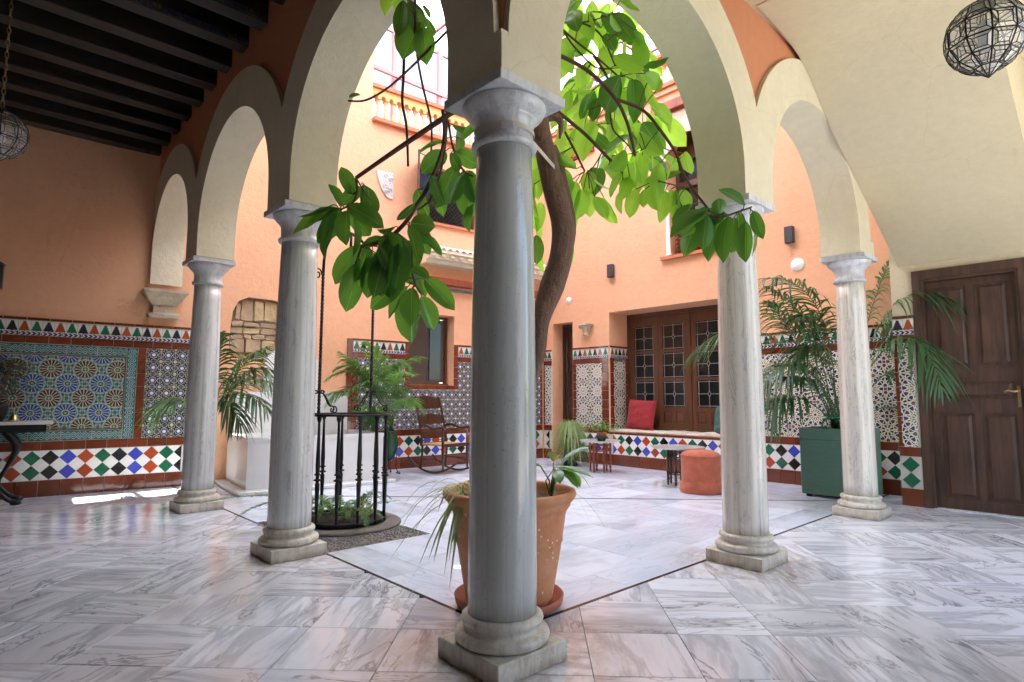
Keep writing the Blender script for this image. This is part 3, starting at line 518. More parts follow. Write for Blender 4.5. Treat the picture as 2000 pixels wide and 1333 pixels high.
# wall frames: local x runs to the right along the wall, local y into the wall, z up
AW = -math.atan(.1)
FRW = ((0, 6.312), AW); FRS = ((6.12, 0), -pi/2); FRD = ((5.5, 0), -pi/2)
def fp(fr, u, d, z=0):
    (ox, oy), a = fr; return (ox + u*cos(a) - d*sin(a), oy + u*sin(a) + d*cos(a), z)
def wall(name, label, fr, poly, holes, th, mat, cat='wall'):
    t = thing(name, label, cat, fp(fr, 0, 0), fr[1])
    MB().prism(poly, 0, th, holes).obj('plaster_face', mat, t)
    return t
rect = lambda a, b, c, d: [(a, c), (b, c), (b, d), (a, d)]
def bx(name, mat, par, *b, bev=0, loc=None, rot=None): return MB().box(*b, bev=bev).obj(name, mat, par, loc, rot)

# ------------------------------------------------------------------ floors
def clip(poly, axis, val, keep_less):
    out = []
    for i in range(len(poly)):
        a, b = poly[i], poly[(i+1) % len(poly)]; da, db = a[axis]-val, b[axis]-val
        if keep_less: da, db = -da, -db
        if da >= 0: out.append(a)
        if da*db < 0:
            t = da/(da-db); out.append((a[0]+(b[0]-a[0])*t, a[1]+(b[1]-a[1])*t))
    return out
def parea(L): return abs(sum(L[i][0]*L[(i+1) % len(L)][1] - L[(i+1) % len(L)][0]*L[i][1] for i in range(len(L))))/2
gf = struct(MB().box(-4, 7.4, -4.5, 7.2, -.12, -.022).obj('gallery_floor', M_GROUT))
S_ = .437
full = None
def slab_obj(poly, par, mat, c, rotq, name='marble_slab', th=.02, square=None):
    key = ('slab', square, mat.name) if square else None
    ca, sa = cos(-rotq), sin(-rotq)
    if key and key in MESHC: me = MESHC[key]
    else:
        L = [((x-c[0])*ca - (y-c[1])*sa, (x-c[0])*sa + (y-c[1])*ca) for x, y in poly]
        if sum(L[i][0]*L[(i+1) % len(L)][1] - L[(i+1) % len(L)][0]*L[i][1] for i in range(len(L))) < 0: L = L[::-1]
        n = len(L); b = .0012
        cx = sum(p[0] for p in L)/n; cy = sum(p[1] for p in L)/n
        top = []
        for x, y in L:
            d = sqrt((x-cx)**2 + (y-cy)**2) + 1e-6; top.append((cx + (x-cx)*(1-b*1.4/d), cy + (y-cy)*(1-b*1.4/d), 0))
        me = MB().add(top + [(x, y, -.0015) for x, y in L] + [(x, y, -th) for x, y in L],
                      [tuple(range(n))] + [(n+i, n+(i+1) % n, (i+1) % n, i) for i in range(n)] + [(2*n+i, 2*n+(i+1) % n, n+(i+1) % n, n+i) for i in range(n)]).mesh(name, mat)
        if key: MESHC[key] = me
    return link(name, me, par, (c[0], c[1], R(-.0006, .0006)), rotq)
rt = sqrt(.5)
random.seed(11)
for i in range(-14, 16):
    for j in range(-9, 22):
        # slab grid turned 45 degrees: a along (1,-1), b along (1,1)
        cx, cy = (i+.35)*S_, (j+.18)*S_
        def W2(a, b): return ((a+b)*rt, (b-a)*rt)
        g = .0013
        q = [W2(cx-S_/2+g, cy-S_/2+g), W2(cx+S_/2-g, cy-S_/2+g), W2(cx+S_/2-g, cy+S_/2-g), W2(cx-S_/2+g, cy+S_/2-g)]
        c = W2(cx, cy)
        if c[0] < -3.7 or c[1] < -3.6 or c[1] > 7 or c[0] > 6.2: continue
        # leave out slabs the camera can never see (behind it)
        if (c[0]-CAMP[0])*CAMF[0] + (c[1]-CAMP[1])*CAMF[1] < -.9: continue
        lo, hi = clip(q, 0, .189, True), None
        if c[1]-.31 > .189:
            parts = [clip(q, 0, .189, True)]
        elif c[0]-.31 > .189:
            parts = [clip(q, 1, .189, True)]
        elif c[0]+.31 < .189 or c[1]+.31 < .189: parts = [q]
        else:
            parts = [clip(q, 1, .189, True), clip(clip(q, 1, .189, False), 0, .189, True)]
        for p in parts:
            if len(p) < 3 or parea(p) < .002: continue
            p = [v for k, v in enumerate(p) if (v[0]-p[k-1][0])**2 + (v[1]-p[k-1][1])**2 > 1e-8]
            if len(p) < 3: continue
            slab_obj(p, gf, M_SLAB, c, pi/4 + ((i+j) % 2)*pi/2 + random.choice((0, pi)) + (pi/2 if R(0, 1) < .35 else 0), square='g' if parea(p) > S_*S_*.985 and False else None)
pf = struct(MB().box(.18, 7.0, .18, 7.0, -.0218, -.0212).obj('courtyard_floor', M_GROUT))
xs = [.5, 1.1, 1.72, 2.34, 2.96, 3.58, 4.2, 4.82, 5.44, 6.2]; ys = [.5, 1.03, 1.56, 2.1, 2.8, 3.5, 4.12, 4.74, 5.36, 6.0, 6.5]
def rslab(x0, x1, y0, y1, rq, mat=M_PSLAB):
    g = .0014; slab_obj([(x0+g, y0+g), (x1-g, y0+g), (x1-g, y1-g), (x0+g, y1-g)], pf, mat, ((x0+x1)/2, (y0+y1)/2), rq)
for i in range(len(xs)-1):
    for j in range(len(ys)-1):
        if xs[i+1] <= 1.11 and ys[j] >= 2.09 and ys[j+1] <= 3.51: continue
        rslab(xs[i], xs[i+1], ys[j], ys[j+1], random.choice((0, pi/2)))
for a, b in ((.5, 1.3), (1.3, 2.1), (3.5, 4.5), (4.5, 5.5), (5.5, 6.5)): rslab(.211, .5, a, b, 0)
for a, b in ((.211, 1.2), (1.2, 2.3), (2.3, 3.4), (3.4, 4.5), (4.5, 5.6), (5.6, 6.2)): rslab(a, b, .211, .5, pi/2)
MB().box(.189, .211, .211, 6.6, -.02, .0012).obj('inlay_strip', M_INLAY, pf)
MB().box(.189, 6.2, .189, .211, -.02, .0012).obj('inlay_strip', M_INLAY, pf)
L_ = 5.65
MB().prism([(.23, L_-.23), (L_-.23, .23), (L_-.205, .235), (.235, L_-.205)], .0008, .0022, axes='xy').obj('inlay_strip', M_INLAY, pf)
# pebble bed round the well
cb = MB().box(.213, 1.098, 2.102, 3.498, -.02, -.006).obj('pebble_bed', M_CONC, None); stuff(cb); cb['label'] = 'grey pebble bed around the well head'; 
pm = MB(); random.seed(5)
for k in range(1500):
    x, y = R(.225, 1.09), R(2.115, 3.49)
    if (x-.70)**2 + (y-2.98)**2 < .24: continue
    r = R(.010, .017); a = R(0, pi); e = R(.6, 1)
    vs = []
    for q in range(6): t = q*pi/3; vs.append((x + r*cos(t)*cos(a) - r*e*sin(t)*sin(a), y + r*cos(t)*sin(a) + r*e*sin(t)*cos(a), -.006))
    vs.append((x, y, R(.000, .004)))
    vs2 = [(x + (v[0]-x)*.6, y + (v[1]-y)*.6, vs[6][2]-.001) for v in vs[:6]]
    pm.add(vs[:6] + vs2 + [vs[6]], [(q, (q+1) % 6, 6+(q+1) % 6, 6+q) for q in range(6)] + [(6+q, 6+(q+1) % 6, 12) for q in range(6)], True)
stuff(pm.obj('pebble', M_PEB, cb))

# ------------------------------------------------------------------ arcades
AR = [(1.125, .92, 2.66), (3.375, .92, 2.66), (5.47, .79, 2.80)]
BR = [(1.11, .915, 2.64), (3.385, .93, 2.62)]
HC = 2.4686
def ring_poly(arches, t0, t1, Ro, ext=0, low=None):
    bot = [(t0, HC)]
    for c, r, zc in arches:
        bot.append((c-r, HC))
        bot += [(c - r*cos(a), zc + r*sin(a)) for a in [pi*k/40 for k in range(41)]]
        bot.append((c+r, HC))
    bot.append((t1, HC))
    top = []
    for i, (c, r, zc) in enumerate(arches):
        R_ = r + Ro
        lo = t0 if i == 0 else (arches[i-1][0] + arches[i-1][1] + c - r)/2
        hi = t1 if i == len(arches)-1 else (arches[i+1][0] - arches[i+1][1] + c + r)/2
        pts = []
        for k in range(61):
            a = pi*k/60; t = c - R_*cos(a)
            if lo + .004 < t < hi - .004: pts.append((t, zc + R_*sin(a)))
        if i == 0: top.append((t0, zc + sqrt(max(0, R_*R_ - (c-t0)**2)) if c-t0 < R_ else zc))
        else: top.append((lo, zc + sqrt(max(.01, R_*R_ - (c-lo)**2))))
        top += pts
        if i == len(arches)-1: top.append((t1, zc + sqrt(max(0, R_*R_ - (t1-c)**2)) if t1-c < R_ else zc))
    return bot + top[::-1], top
def arcade(name, label, arches, t0, t1, axes, s0, ztop, t1o=None):
    t = thing(name, label, 'arcade')
    poly, top = ring_poly(arches, s0, t1, .33)
    MB().prism(poly, -.175, .175, axes=axes, smooth_sides=False).obj('arch_surround', M_CREAM, t, smooth_angle=None)
    _, top2 = ring_poly(arches, s0 + .03, t1 - .01, .30)
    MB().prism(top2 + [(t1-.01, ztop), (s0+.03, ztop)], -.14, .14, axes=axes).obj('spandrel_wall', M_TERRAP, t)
    return t
arcade('arcade_wall', 'orange arcade wall with cream arch surrounds along the beamed left gallery', AR, 0, 6.262, 'yz', -.173, 4.55)
arcade('arcade_wall', 'orange arcade wall with cream arch surrounds before the cream vaulted gallery', BR, 0, 4.725, 'xz', -.1725, 4.6)
def smooth_ring():
    for o in bpy.data.objects:
        if o.name.startswith('arch_surround'):
            me = o.data
            for p in me.polygons: p.use_smooth = True
            me.set_sharp_from_angle(angle=radians(25))
smooth_ring()

# ------------------------------------------------------------------ columns
def column(label, x, y, mat, seed, rs=1.0, base=M_BASE):
    t = thing('marble_column', label, 'column', (x, y, 0), 0, 'marble columns carrying the courtyard arches')
    MB().box(-.195, .195, -.195, .195, 0, .084, bev=.004).obj('plinth', base, t)
    pr = [(.165, .0842), (.188, .087), (.199, .098), (.202, .112), (.197, .126), (.182, .135), (.167, .138), (.164, .146), (.166, .158), (.171, .163), (.176, .174), (.173, .186), (.162, .194), (.152, .197)]
    MB().lathe(pr, 56).obj('base_moulding', base, t)
    sh = [(.1475*rs, .1975), (.1475*rs, .3), (.1465*rs, .6), (.1455*rs, .9), (.1425*rs, 1.3), (.1375*rs, 1.7), (.1300*rs, 2.05), (.1265*rs, 2.215)]
    MB().lathe(sh, 56).obj('shaft', mat, t)
    cp = [(.128*rs, 2.2155), (.146*rs, 2.219), (.151*rs, 2.230), (.149*rs, 2.242), (.139*rs, 2.249), (.1335*rs, 2.253), (.133*rs, 2.30), (.136, 2.345), (.146, 2.349), (.147, 2.356), (.152, 2.362), (.172, 2.378), (.187, 2.398), (.193, 2.415), (.190, 2.4235)]
    MB().lathe(cp, 56).obj('capital', M_CAP, t)
    MB().box(-.199, .199, -.199, .199, 2.4242, 2.468, bev=.003).obj('abacus', M_CAP, t)
    return t
random.seed(21)
# 
column('large grey marble column at the corner, nearest the camera, strapped to the fig tree', 0, 0, M_COLG, 1)
column('grey-white marble column left of the iron well cage', 0, 2.256, M_COLB, 2)
column('whitish marble column farthest left, beside the marble fountain', 0, 4.501, M_COLB, 3, .97)
column('streaked marble column with dark fig leaves over its capital', 2.22, 0, M_COLW, 4)
column('creamy marble column in front of the green planter box', 4.546, 0, M_COLW, 5, .97)
# webbing strap round the corner column and the trunk
st = thing('webbing_strap', 'cream webbing strap tying the fig trunk to the corner column', 'strap', (0, 0, 2.28))
pts = [(.139*cos(a), .139*sin(a)) for a in [2*pi*k/48 for k in range(48)]]
m = MB(); m.add([(x, y, z) for z in (-.012, .012) for x, y in pts] , [(k, (k+1) % 48, 48+(k+1) % 48, 48+k) for k in range(48)], True)
m.obj('band', M_STRAP, st, (0, 0, .012))
tb = Vector(TRUNK[9][0]); a0 = Vector((.139*cos(-.45), .139*sin(-.45), 2.285)); a1 = Vector((.139*cos(2.0), .139*sin(2.0), 2.285))
for a in (a0,):
    e = Vector((tb.x + .05, tb.y - .03, tb.z - .06)); m = MB(); off = Vector((0, 0, .012)); nn = Vector((.002, .002, 0))
    m.add([a-off, e-off, e+off, a+off, a-off+nn, e-off+nn, e+off+nn, a+off+nn], [(0, 1, 2, 3), (7, 6, 5, 4), (0, 4, 5, 1), (3, 2, 6, 7)]).obj('strap_tail', M_STRAP, st).location = (0, 0, -2.28)
MB().box(-.028, .028, -.006, .004, -.014, .016, bev=.002).obj('buckle', M_LEAD, st, (-.085, -.115, .0), radians(-38))

# ------------------------------------------------------------------ walls
lw = [(.78, 1.62), (1.18, 1.56), (1.33, 1.60), (1.37, 1.72), (1.38, 2.40), (1.30, 2.42), (.98, 2.43), (.86, 2.37), (.79, 2.22), (.77, 2.0), (.76, 1.8)]
wW = wall('house_wall', 'orange house wall with stone niche, fountain and courtyard window', FRW,
     [(-3.6, 0), (6.3, 0), (6.3, 5.38), (2.66, 5.38), (2.66, 7.3), (-3.6, 7.3)],
     [rect(3.37, 4.20, 1.29, 2.44), rect(3.50, 4.66, 3.97, 4.92), lw], .36, M_ORANGE)
wS = wall('house_wall', 'orange house wall over the tiled bench and glazed doors', FRS,
     [(-5.85, 0), (-5.47, 0), (-5.47, 2.44), (-4.99, 2.44), (-4.99, 0), (.4, 0), (.4, 5.96), (-5.85, 5.96)],
     [rect(-4.18, -1.8, .545, 2.52), [(-3.02, 3.27), (-1.9, 3.27), (-1.9, 4.9)] + [(-2.46 + .56*cos(pi*k/12), 4.9 + .5*sin(pi*k/12)) for k in range(1, 12)] + [(-3.02, 4.9)]], .56, M_ORANGE)
wD = wall('gallery_wall', 'cream gallery wall around the dark panelled door', FRD,
     [(.10, 0), (.31, 0), (.31, 2.40), (1.21, 2.40), (1.21, 0), (3.4, 0), (3.4, 4.2), (.10, 4.2)], [], .3, M_CEIL)
wL = thing('gallery_wall', 'dull grey plastered outer wall closing the beamed gallery on the left', 'wall', (-3.4, 0, 0)); MB().box(-.3, 0, -4.2, 6.7, 0, 4.6).obj('plaster_face', M_ROOM, wL)
wB = thing('gallery_wall', 'cream outer wall behind the camera with an opening widened for fill light', 'wall', (0, -3.3, 0))
MB().prism([(-3.4, 0), (.7, 0), (.7, 3.6), (5.2, 3.6), (5.2, 0), (5.5, 0), (5.5, 4.2), (-3.4, 4.2)], -.3, 0).obj('plaster_face', M_CEIL, wB)  # opening shaped so more light reaches the columns and right gallery
struct(bx('bounce_paving', M_BOUNCE, None, -6, 12, -13, -4.5, -.12, -.03))  # added ground outside, unseen; bounces sun into the gallery
bx('bounce_face', M_WHITEP, thing('bounce_wall', 'added white wall behind the camera reflecting light into the gallery', 'bounce wall', (3, -11, 0)), -8, 8, -.4, 0, 0, 5)  # added white wall, unseen; reflects fill light onto the columns
# dark rooms behind the openings
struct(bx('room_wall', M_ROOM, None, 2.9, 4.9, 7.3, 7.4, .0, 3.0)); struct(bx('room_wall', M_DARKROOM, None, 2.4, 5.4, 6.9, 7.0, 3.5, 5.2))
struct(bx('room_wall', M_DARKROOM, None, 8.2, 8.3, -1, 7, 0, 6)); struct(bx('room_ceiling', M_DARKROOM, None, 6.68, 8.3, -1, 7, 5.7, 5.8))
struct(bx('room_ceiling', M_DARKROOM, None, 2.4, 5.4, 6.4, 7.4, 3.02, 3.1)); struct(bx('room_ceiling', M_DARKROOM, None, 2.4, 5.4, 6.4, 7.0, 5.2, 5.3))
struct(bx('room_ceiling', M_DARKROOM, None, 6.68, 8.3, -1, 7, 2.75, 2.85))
# upper storeys over the galleries
up = thing('upper_storey', 'orange upper storey standing over the two galleries', 'building')
bx('wall', M_ORANGE, up, -3.7, .14, .15, 6.26, 4.56, 6.6); bx('wall', M_ORANGE, up, -3.7, 6.5, -3.6, .14, 4.61, 6.6)
# ceilings
cl = struct(MB().box(-3.4, -.14, -3.3, 6.7, 4.34, 4.40).obj('beamed_ceiling', M_BEAM)); random.seed(2)
for k in range(-9, 14):
    y = 1.02 + k*.44
    if y > 6.35: break
    b = MB().box(-3.25, -.142 if y > -.06 else -.03, y-.075, y+.075, 4.10, 4.345, bev=.006).obj('ceiling_beam', M_BEAM, cl)
    if -2 < k < 6:
        MB().box(-3.2, -.15, y-.080, y-.0755, 4.112, 4.16).obj('painted_edge', M_PAINTB, b)
        MB().box(-3.2, -.15, y-.050, y+.050, 4.0955, 4.0995).obj('painted_edge', M_PAINTB, b) if False else None
stair = thing('stair_soffit', 'cream sloping underside of the staircase above the dark door', 'staircase')
prof = [(2.3, 3.935), (2.6, 3.925), (2.85, 3.90), (3.05, 3.855), (3.24, 3.775), (3.45, 3.62), (3.75, 3.43), (4.95, 2.79), (5.5, 2.497), (5.5, 4.1), (2.3, 4.1)]
o = MB().prism(prof, -1.38, -.178).obj('sloping_underside', M_CEIL, stair)
for p in o.data.polygons: p.use_smooth = True
o.data.set_sharp_from_angle(angle=radians(35))
c2 = struct(MB().box(.0, 5.5, -3.3, -.1405, 3.945, 3.99).obj('gallery_ceiling', M_CEIL))
bpy.data.objects['gallery_ceiling'].location.z = .0
# ------------------------------------------------------------------ tiled dados
def sub_rects(r, ex):
    rs = [r]
    for e in ex:
        out = []
        for (a, b, c, d) in rs:
            if e[0] >= b or e[1] <= a or e[2] >= d or e[3] <= c: out.append((a, b, c, d)); continue
            if a < e[0]: out.append((a, e[0], c, d))
            if e[1] < b: out.append((e[1], b, c, d))
            if c < e[2]: out.append((max(a, e[0]), min(b, e[1]), c, e[2]))
            if e[3] < d: out.append((max(a, e[0]), min(b, e[1]), e[3], d))
        rs = out
    return [r for r in rs if r[1]-r[0] > .012 and r[3]-r[2] > .012]
DC = [M_BLACK, M_BLUE, M_RED, M_GREEN]
def dado(label, fr, u0, u1, ex=(), fields=(), d0=0, z0=0, off=0, ends=(True, True), top=True, two=((0, 0),), cshift=0):
    """fields: (u0,u1,z0,z1,kind); everything between them is brown tile"""
    t = thing('tile_dado', label, 'tiled dado', fp(fr, 0, d0), fr[1])
    TB = .012; TT = .009
    zt = 1.965 if top else .50
    for r in sub_rects((u0, u1, z0, zt), ex):
        MB().box(r[0], r[1], -TB, 0, r[2], r[3]).obj('mortar_bed', M_WGROUT, t)
    def put(name, mat, u, z, w, h, th=TT):
        for r in sub_rects((u-w/2, u+w/2, z-h/2, z+h/2), ex):
            r = (max(r[0], u0), min(r[1], u1), r[2], r[3])
            if r[1]-r[0] < .015: continue
            link(name, tile_mesh(r[1]-r[0], r[3]-r[2], th, mat, name), t, ((r[0]+r[1])/2, -TB + R(-.0008, 0), (r[2]+r[3])/2), (R(-.008, .008), 0, R(-.008, .008)))
    def row(name, mat, za, zb, w, th=TT):
        n = max(1, round((u1-u0)/w)); w = (u1-u0)/n
        for k in range(n): put(name, mat, u0+(k+.5)*w, (za+zb)/2, w, zb-za, th)
    row('skirting_tile', M_BROWN, z0+.0, .178, .20, .014)
    # chequer of diamonds, two coloured rows
    def inside(u, z): return u0-.001 <= u <= u1+.001 and not any(e[0]-.01 < u < e[1]+.01 and e[2]-.02 < z < e[3]+.02 for e in ex)
    D = .16; h = D/2; k0 = math.ceil((u0-off)/D - .5); k = 0
    dia = [(0, -h), (h, 0), (0, h), (-h, 0)]
    kk = int((u0-off)//D) - 1
    while off + kk*D < u1 + h:
        u = off + kk*D
        for r_, zc in enumerate((.18+h, .18+h+D)):
            m = DC[(kk + cshift + r_*two[0][0]) % 4]
            if inside(u-h, zc) and inside(u+h, zc): link('diamond_tile', poly_mesh(dia, TT, m, 'diamond_tile', 'dia'), t, (u, -TB, zc))
            elif inside(u, zc) and inside(u+h, zc): link('diamond_tile', poly_mesh([(0, -h), (h, 0), (0, h)], TT, m, 'diamond_tile', 'diaR'), t, (u, -TB, zc))
            elif inside(u, zc) and inside(u-h, zc): link('diamond_tile', poly_mesh([(0, -h), (0, h), (-h, 0)], TT, m, 'diamond_tile', 'diaL'), t, (u, -TB, zc))
        uw = u + h
        if inside(uw-h, .34) and inside(uw+h, .34):
            link('white_diamond_tile', poly_mesh(dia, TT, M_WHITE, 'white_diamond_tile', 'dia'), t, (uw, -TB, .34))
            link('white_triangle_tile', poly_mesh([(-h, 0), (h, 0), (0, h)], TT, M_WHITE, 'white_triangle_tile', 'tU'), t, (uw, -TB, .18))
            if inside(uw, .49): link('white_triangle_tile', poly_mesh([(0, -h), (h, 0), (-h, 0)], TT, M_WHITE, 'white_triangle_tile', 'tD'), t, (uw, -TB, .50))
        kk += 1
    if not top:
        row('edging_tile', M_BROWN, .50, .535, .2); return t
    row('border_tile', M_BROWN, .502, .60, .20)
    row('border_tile', M_BROWN, 1.68, 1.765, .20)
    row('chevron_tile', M_CHEV, 1.765, 1.808, .18)
    n = max(1, round((u1-u0)/.107)); w = (u1-u0)/n
    for k in range(n): put('tree_tile', M_TREES[(k + cshift) % 3], u0+(k+.5)*w, 1.808+.063, w, .126)
    row('cap_tile', M_BROWN, 1.934, 1.966, .20, .022)
    last = u0
    for (a, b, kind) in list(fields) + [(u1, u1, None)]:
        if a - last > .02:
            nz = 7; wz = (1.68-.60)/nz
            nu = max(1, round((a-last)/.2)); wu = (a-last)/nu
            for i in range(nu):
                for j in range(nz): put('border_tile', M_BROWN, last+(i+.5)*wu, .60+(j+.5)*wz, wu, wz)
        last = b
        if kind == 'star' or kind == 'ros':
            s, mt = (.155, M_STAR) if kind == 'star' else (.315, M_ROS)
            nu = math.ceil((b-a)/s - .15); nz = math.ceil(1.08/s - .1)
            for i in range(nu):
                for j in range(nz):
                    ua, ub = a + i*s, min(b, a+(i+1)*s); za, zb = 1.68-(j+1)*s, 1.68-j*s
                    za = max(za, .60)
                    if zb - za < .02 or ub - ua < .02: continue
                    for r in sub_rects((ua, ub, za, zb), ex):
                        # keep the pattern centred on the whole tile even where it is cut
                        cu, cz = a+(i+.5)*s, 1.68-(j+.5)*s
                        if abs((r[1]-r[0])-s) < .004 and abs((r[3]-r[2])-s) < .004:
                            link('pattern_tile', tile_mesh(s, s, TT, mt, 'pattern_tile'), t, (cu, -TB, cz)); continue
                        g = .0015
                        q = MB().add([(x-cu, y, z-cz) for y in (-TT, 0) for x, z in ((r[0]+g, r[2]+g), (r[1]-g, r[2]+g), (r[1]-g, r[3]-g), (r[0]+g, r[3]-g))],
                                     [(0, 1, 2, 3), (4, 5, 1, 0), (5, 6, 2, 1), (6, 7, 3, 2), (7, 4, 0, 3)])
                        q.obj('pattern_tile', mt, t, (cu, -TB, cz))
        if kind == 'moor':
            # border of interlace tiles round a field of rosette tiles
            bw = .115; za, zb = .60, 1.68
            def strip(u, z, w, rot):
                q = link('interlace_tile', tile_mesh(w, bw, TT, M_CHAIN, 'interlace_tile'), t, (u, -TB, z), (0, rot, 0))
            nb = round((b-a-2*bw)/.31); wb = (b-a-2*bw)/nb
            for i in range(nb): strip(a+bw+(i+.5)*wb, za+bw/2, wb, 0); strip(a+bw+(i+.5)*wb, zb-bw/2, wb, 0)
            nv = 3; wv = (zb-za)/nv
            for j in range(nv): strip(a+bw/2, za+(j+.5)*wv, wv, pi/2); strip(b-bw/2, za+(j+.5)*wv, wv, pi/2)
            g = .012; A_, B_, C_, D_ = a+bw+g, b-bw-g, za+bw+g, zb-bw-g
            for r in ((A_-g, B_+g, C_-g, C_), (A_-g, B_+g, D_, D_+g), (A_-g, A_, C_, D_), (B_, B_+g, C_, D_)):
                link('gilt_fillet', tile_mesh(r[1]-r[0], r[3]-r[2], TT, M_CREAMW if False else M_BROWN, 'gilt_fillet'), t, ((r[0]+r[1])/2, -TB, (r[2]+r[3])/2))
            su, sz = .31, .33; cu = B_ - .31*.72; i = 0
            while cu + su/2 > A_:
                for j in range(-1, 4):
                    cz = 1.075 + .165 + (1-j)*sz
                    r = (max(A_, cu-su/2), min(B_, cu+su/2), max(C_, cz-sz/2), min(D_, cz+sz/2))
                    if r[1]-r[0] < .01 or r[3]-r[2] < .01: continue
                    g2 = .001
                    MB().add([(x-cu, y, z-cz) for y in (-TT, 0) for x, z in ((r[0]+g2, r[2]+g2), (r[1]-g2, r[2]+g2), (r[1]-g2, r[3]-g2), (r[0]+g2, r[3]-g2))],
                             [(0, 1, 2, 3), (4, 5, 1, 0), (5, 6, 2, 1), (6, 7, 3, 2), (7, 4, 0, 3)]).obj('rosette_tile', M_MOOR, t, (cu, -TB, cz))
                cu -= su
            # the last column can stand outside the field to the right
            cu = B_ - .31*.72 + su
            for j in range(-1, 4):
                cz = 1.24 + (1-j)*sz
                r = (max(A_, cu-su/2), B_, max(C_, cz-sz/2), min(D_, cz+sz/2))
                if r[1]-r[0] > .01 and r[3]-r[2] > .01:
                    MB().add([(x-cu, y, z-cz) for y in (-TT, 0) for x, z in ((r[0], r[2]), (r[1], r[2]), (r[1], r[3]), (r[0], r[3]))],
                             [(0, 1, 2, 3), (4, 5, 1, 0), (5, 6, 2, 1), (6, 7, 3, 2), (7, 4, 0, 3)]).obj('rosette_tile', M_MOOR, t, (cu, -TB, cz))
    return t
dado('tiled dado with the large green rosette panel in the left gallery', FRW, -2.1, .31, (), ((-1.9, -.24, 'moor'), (-.155, .31, 'star')), off=-.045, cshift=2)
dado('tiled dado of small blue star tiles under and around the courtyard window', FRW, 2.45, 6.10, ((3.30, 4.27, 1.22, 2.5),), ((2.53, 6.05, 'star'),), off=.03, two=((1, 0),), cshift=1)
dado('narrow white lattice tile dado in the corner left of the back doorway', FRS, -5.69, -5.49, (), ((-5.66, -5.51, 'ros'),), off=-5.55)
dado('white lattice tile dado on the pier below the carved capital', FRS, -4.97, -4.19, (), ((-4.90, -4.33, 'ros'),), off=.05, cshift=1)
dado('low chequered tile front of the bench below the glazed doors', FRS, -4.185, -1.80, (), (), off=.05, top=False, two=((1, 0),), cshift=3)
dado('lattice tile dado behind the green planter and potted palm', FRS, -1.795, .12, (), ((-1.74, .09, 'ros'),), off=.05, two=((1, 0),))
dado('slim lattice tile dado between the planter and the dark door', FRD, .10, .295, (), ((.135, .28, 'ros'),), off=.195, cshift=11, d0=-.012)
# tile returns inside the bench opening
jam = thing('tile_dado', 'tiled jamb beside the red cushion in the glazed recess', 'tiled dado', (6.12, 4.18, 0), 0)
# local: x into the wall, faces -y
for k in range(4):
    link('pattern_tile', tile_mesh(.315, .3, .009, M_ROS, 'pattern_tile'), jam, (.27, 0, .72 + .3*k + .0))
for k in range(6): link('border_tile', tile_mesh(.09, .19, .009, M_BROWN, 'border_tile'), jam, (.062, 0, .66+.19*k)); link('border_tile', tile_mesh(.08, .19, .009, M_BROWN, 'border_tile'), jam, (.48, 0, .66+.19*k))
for k in range(5): link('tree_tile', tile_mesh(.104, .126, .009, M_TREES[k % 3], 'tree_tile'), jam, (.07+.104*k, 0, 1.871))
for k in range(3): link('chevron_tile', tile_mesh(.17, .043, .009, M_CHEV, 'chevron_tile'), jam, (.1+.17*k, 0, 1.787)); link('border_tile', tile_mesh(.17, .07, .009, M_BROWN, 'border_tile'), jam, (.1+.17*k, 0, 1.73)); link('cap_tile', tile_mesh(.17, .032, .02, M_BROWN, 'cap_tile'), jam, (.1+.17*k, 0, 1.95))
# brown frame tiles round the courtyard window
wf = wW
for a, b, c, d in ((3.30, 3.37, 1.22, 1.965), (4.20, 4.27, 1.22, 1.965)):
    for k in range(4): link('trim_tile', tile_mesh(b-a, (d-c)/4, .024, M_BROWN, 'trim_tile'), wf, ((a+b)/2, 0, c+(k+.5)*(d-c)/4))
for k in range(5): link('trim_tile', tile_mesh(.166, .07, .024, M_BROWN, 'trim_tile'), wf, (3.453+.166*k, 0, 1.255))
for k in range(8): link('trim_tile', tile_mesh(.09, .245, .024, M_BROWN, 'trim_tile'), wf, (2.405, 0, .125+.245*k))

# ------------------------------------------------------------------ stones in the niche
random.seed(9)
for row in ((1.60, 1.67, 2, 0), (1.68, 1.86, 3, 1), (1.87, 1.93, 4, 0), (1.94, 2.02, 3, 0), (2.03, 2.10, 3, 0), (2.11, 2.40, 4, 1)):
    za, zb, n, big = row; cuts = [.78] + sorted(.78 + .58*(k + R(-.2, .2))/n for k in range(1, n)) + [1.37]
    for k in range(n):
        a, b = cuts[k]+.004, cuts[k+1]-.004; c0, d0_ = za+R(-.002, .004), zb-R(-.002, .004)
        if za > 2.1 and k == 0: a += .05; d0_ -= .05
        ins = .018
        m = MB(); d = R(.03, .065); pts = [(a+ins, c0), (b-ins, c0), (b, c0+ins), (b, d0_-ins), (b-ins, d0_), (a+ins, d0_), (a, d0_-ins), (a, c0+ins)]
        pts = [(x+R(-.01, .01), z+R(-.008, .008)) for x, z in pts]; cx, cz = (a+b)/2, (c0+d0_)/2
        n8 = 8; ring = [(x, .2, z) for x, z in pts] + [(x, d+.03, z) for x, z in pts] + [(cx+(x-cx)*.93, d+R(-.008, .008)+.012, cz+(z-cz)*.90) for x, z in pts]
        m.add(ring, [(i, (i+1) % 8, 8+(i+1) % 8, 8+i)[::-1] for i in range(8)] + [(8+i, 8+(i+1) % 8, 16+(i+1) % 8, 16+i)[::-1] for i in range(8)] + [tuple(range(16, 24))])
        m.obj('stone', M_STONE2 if (big and k == n-1) or R(0, 1) < .2 else M_STONE, wW)
MB().box(.70, 1.45, .09, .33, 1.5, 2.5).obj('niche_back', M_MORTAR, wW)

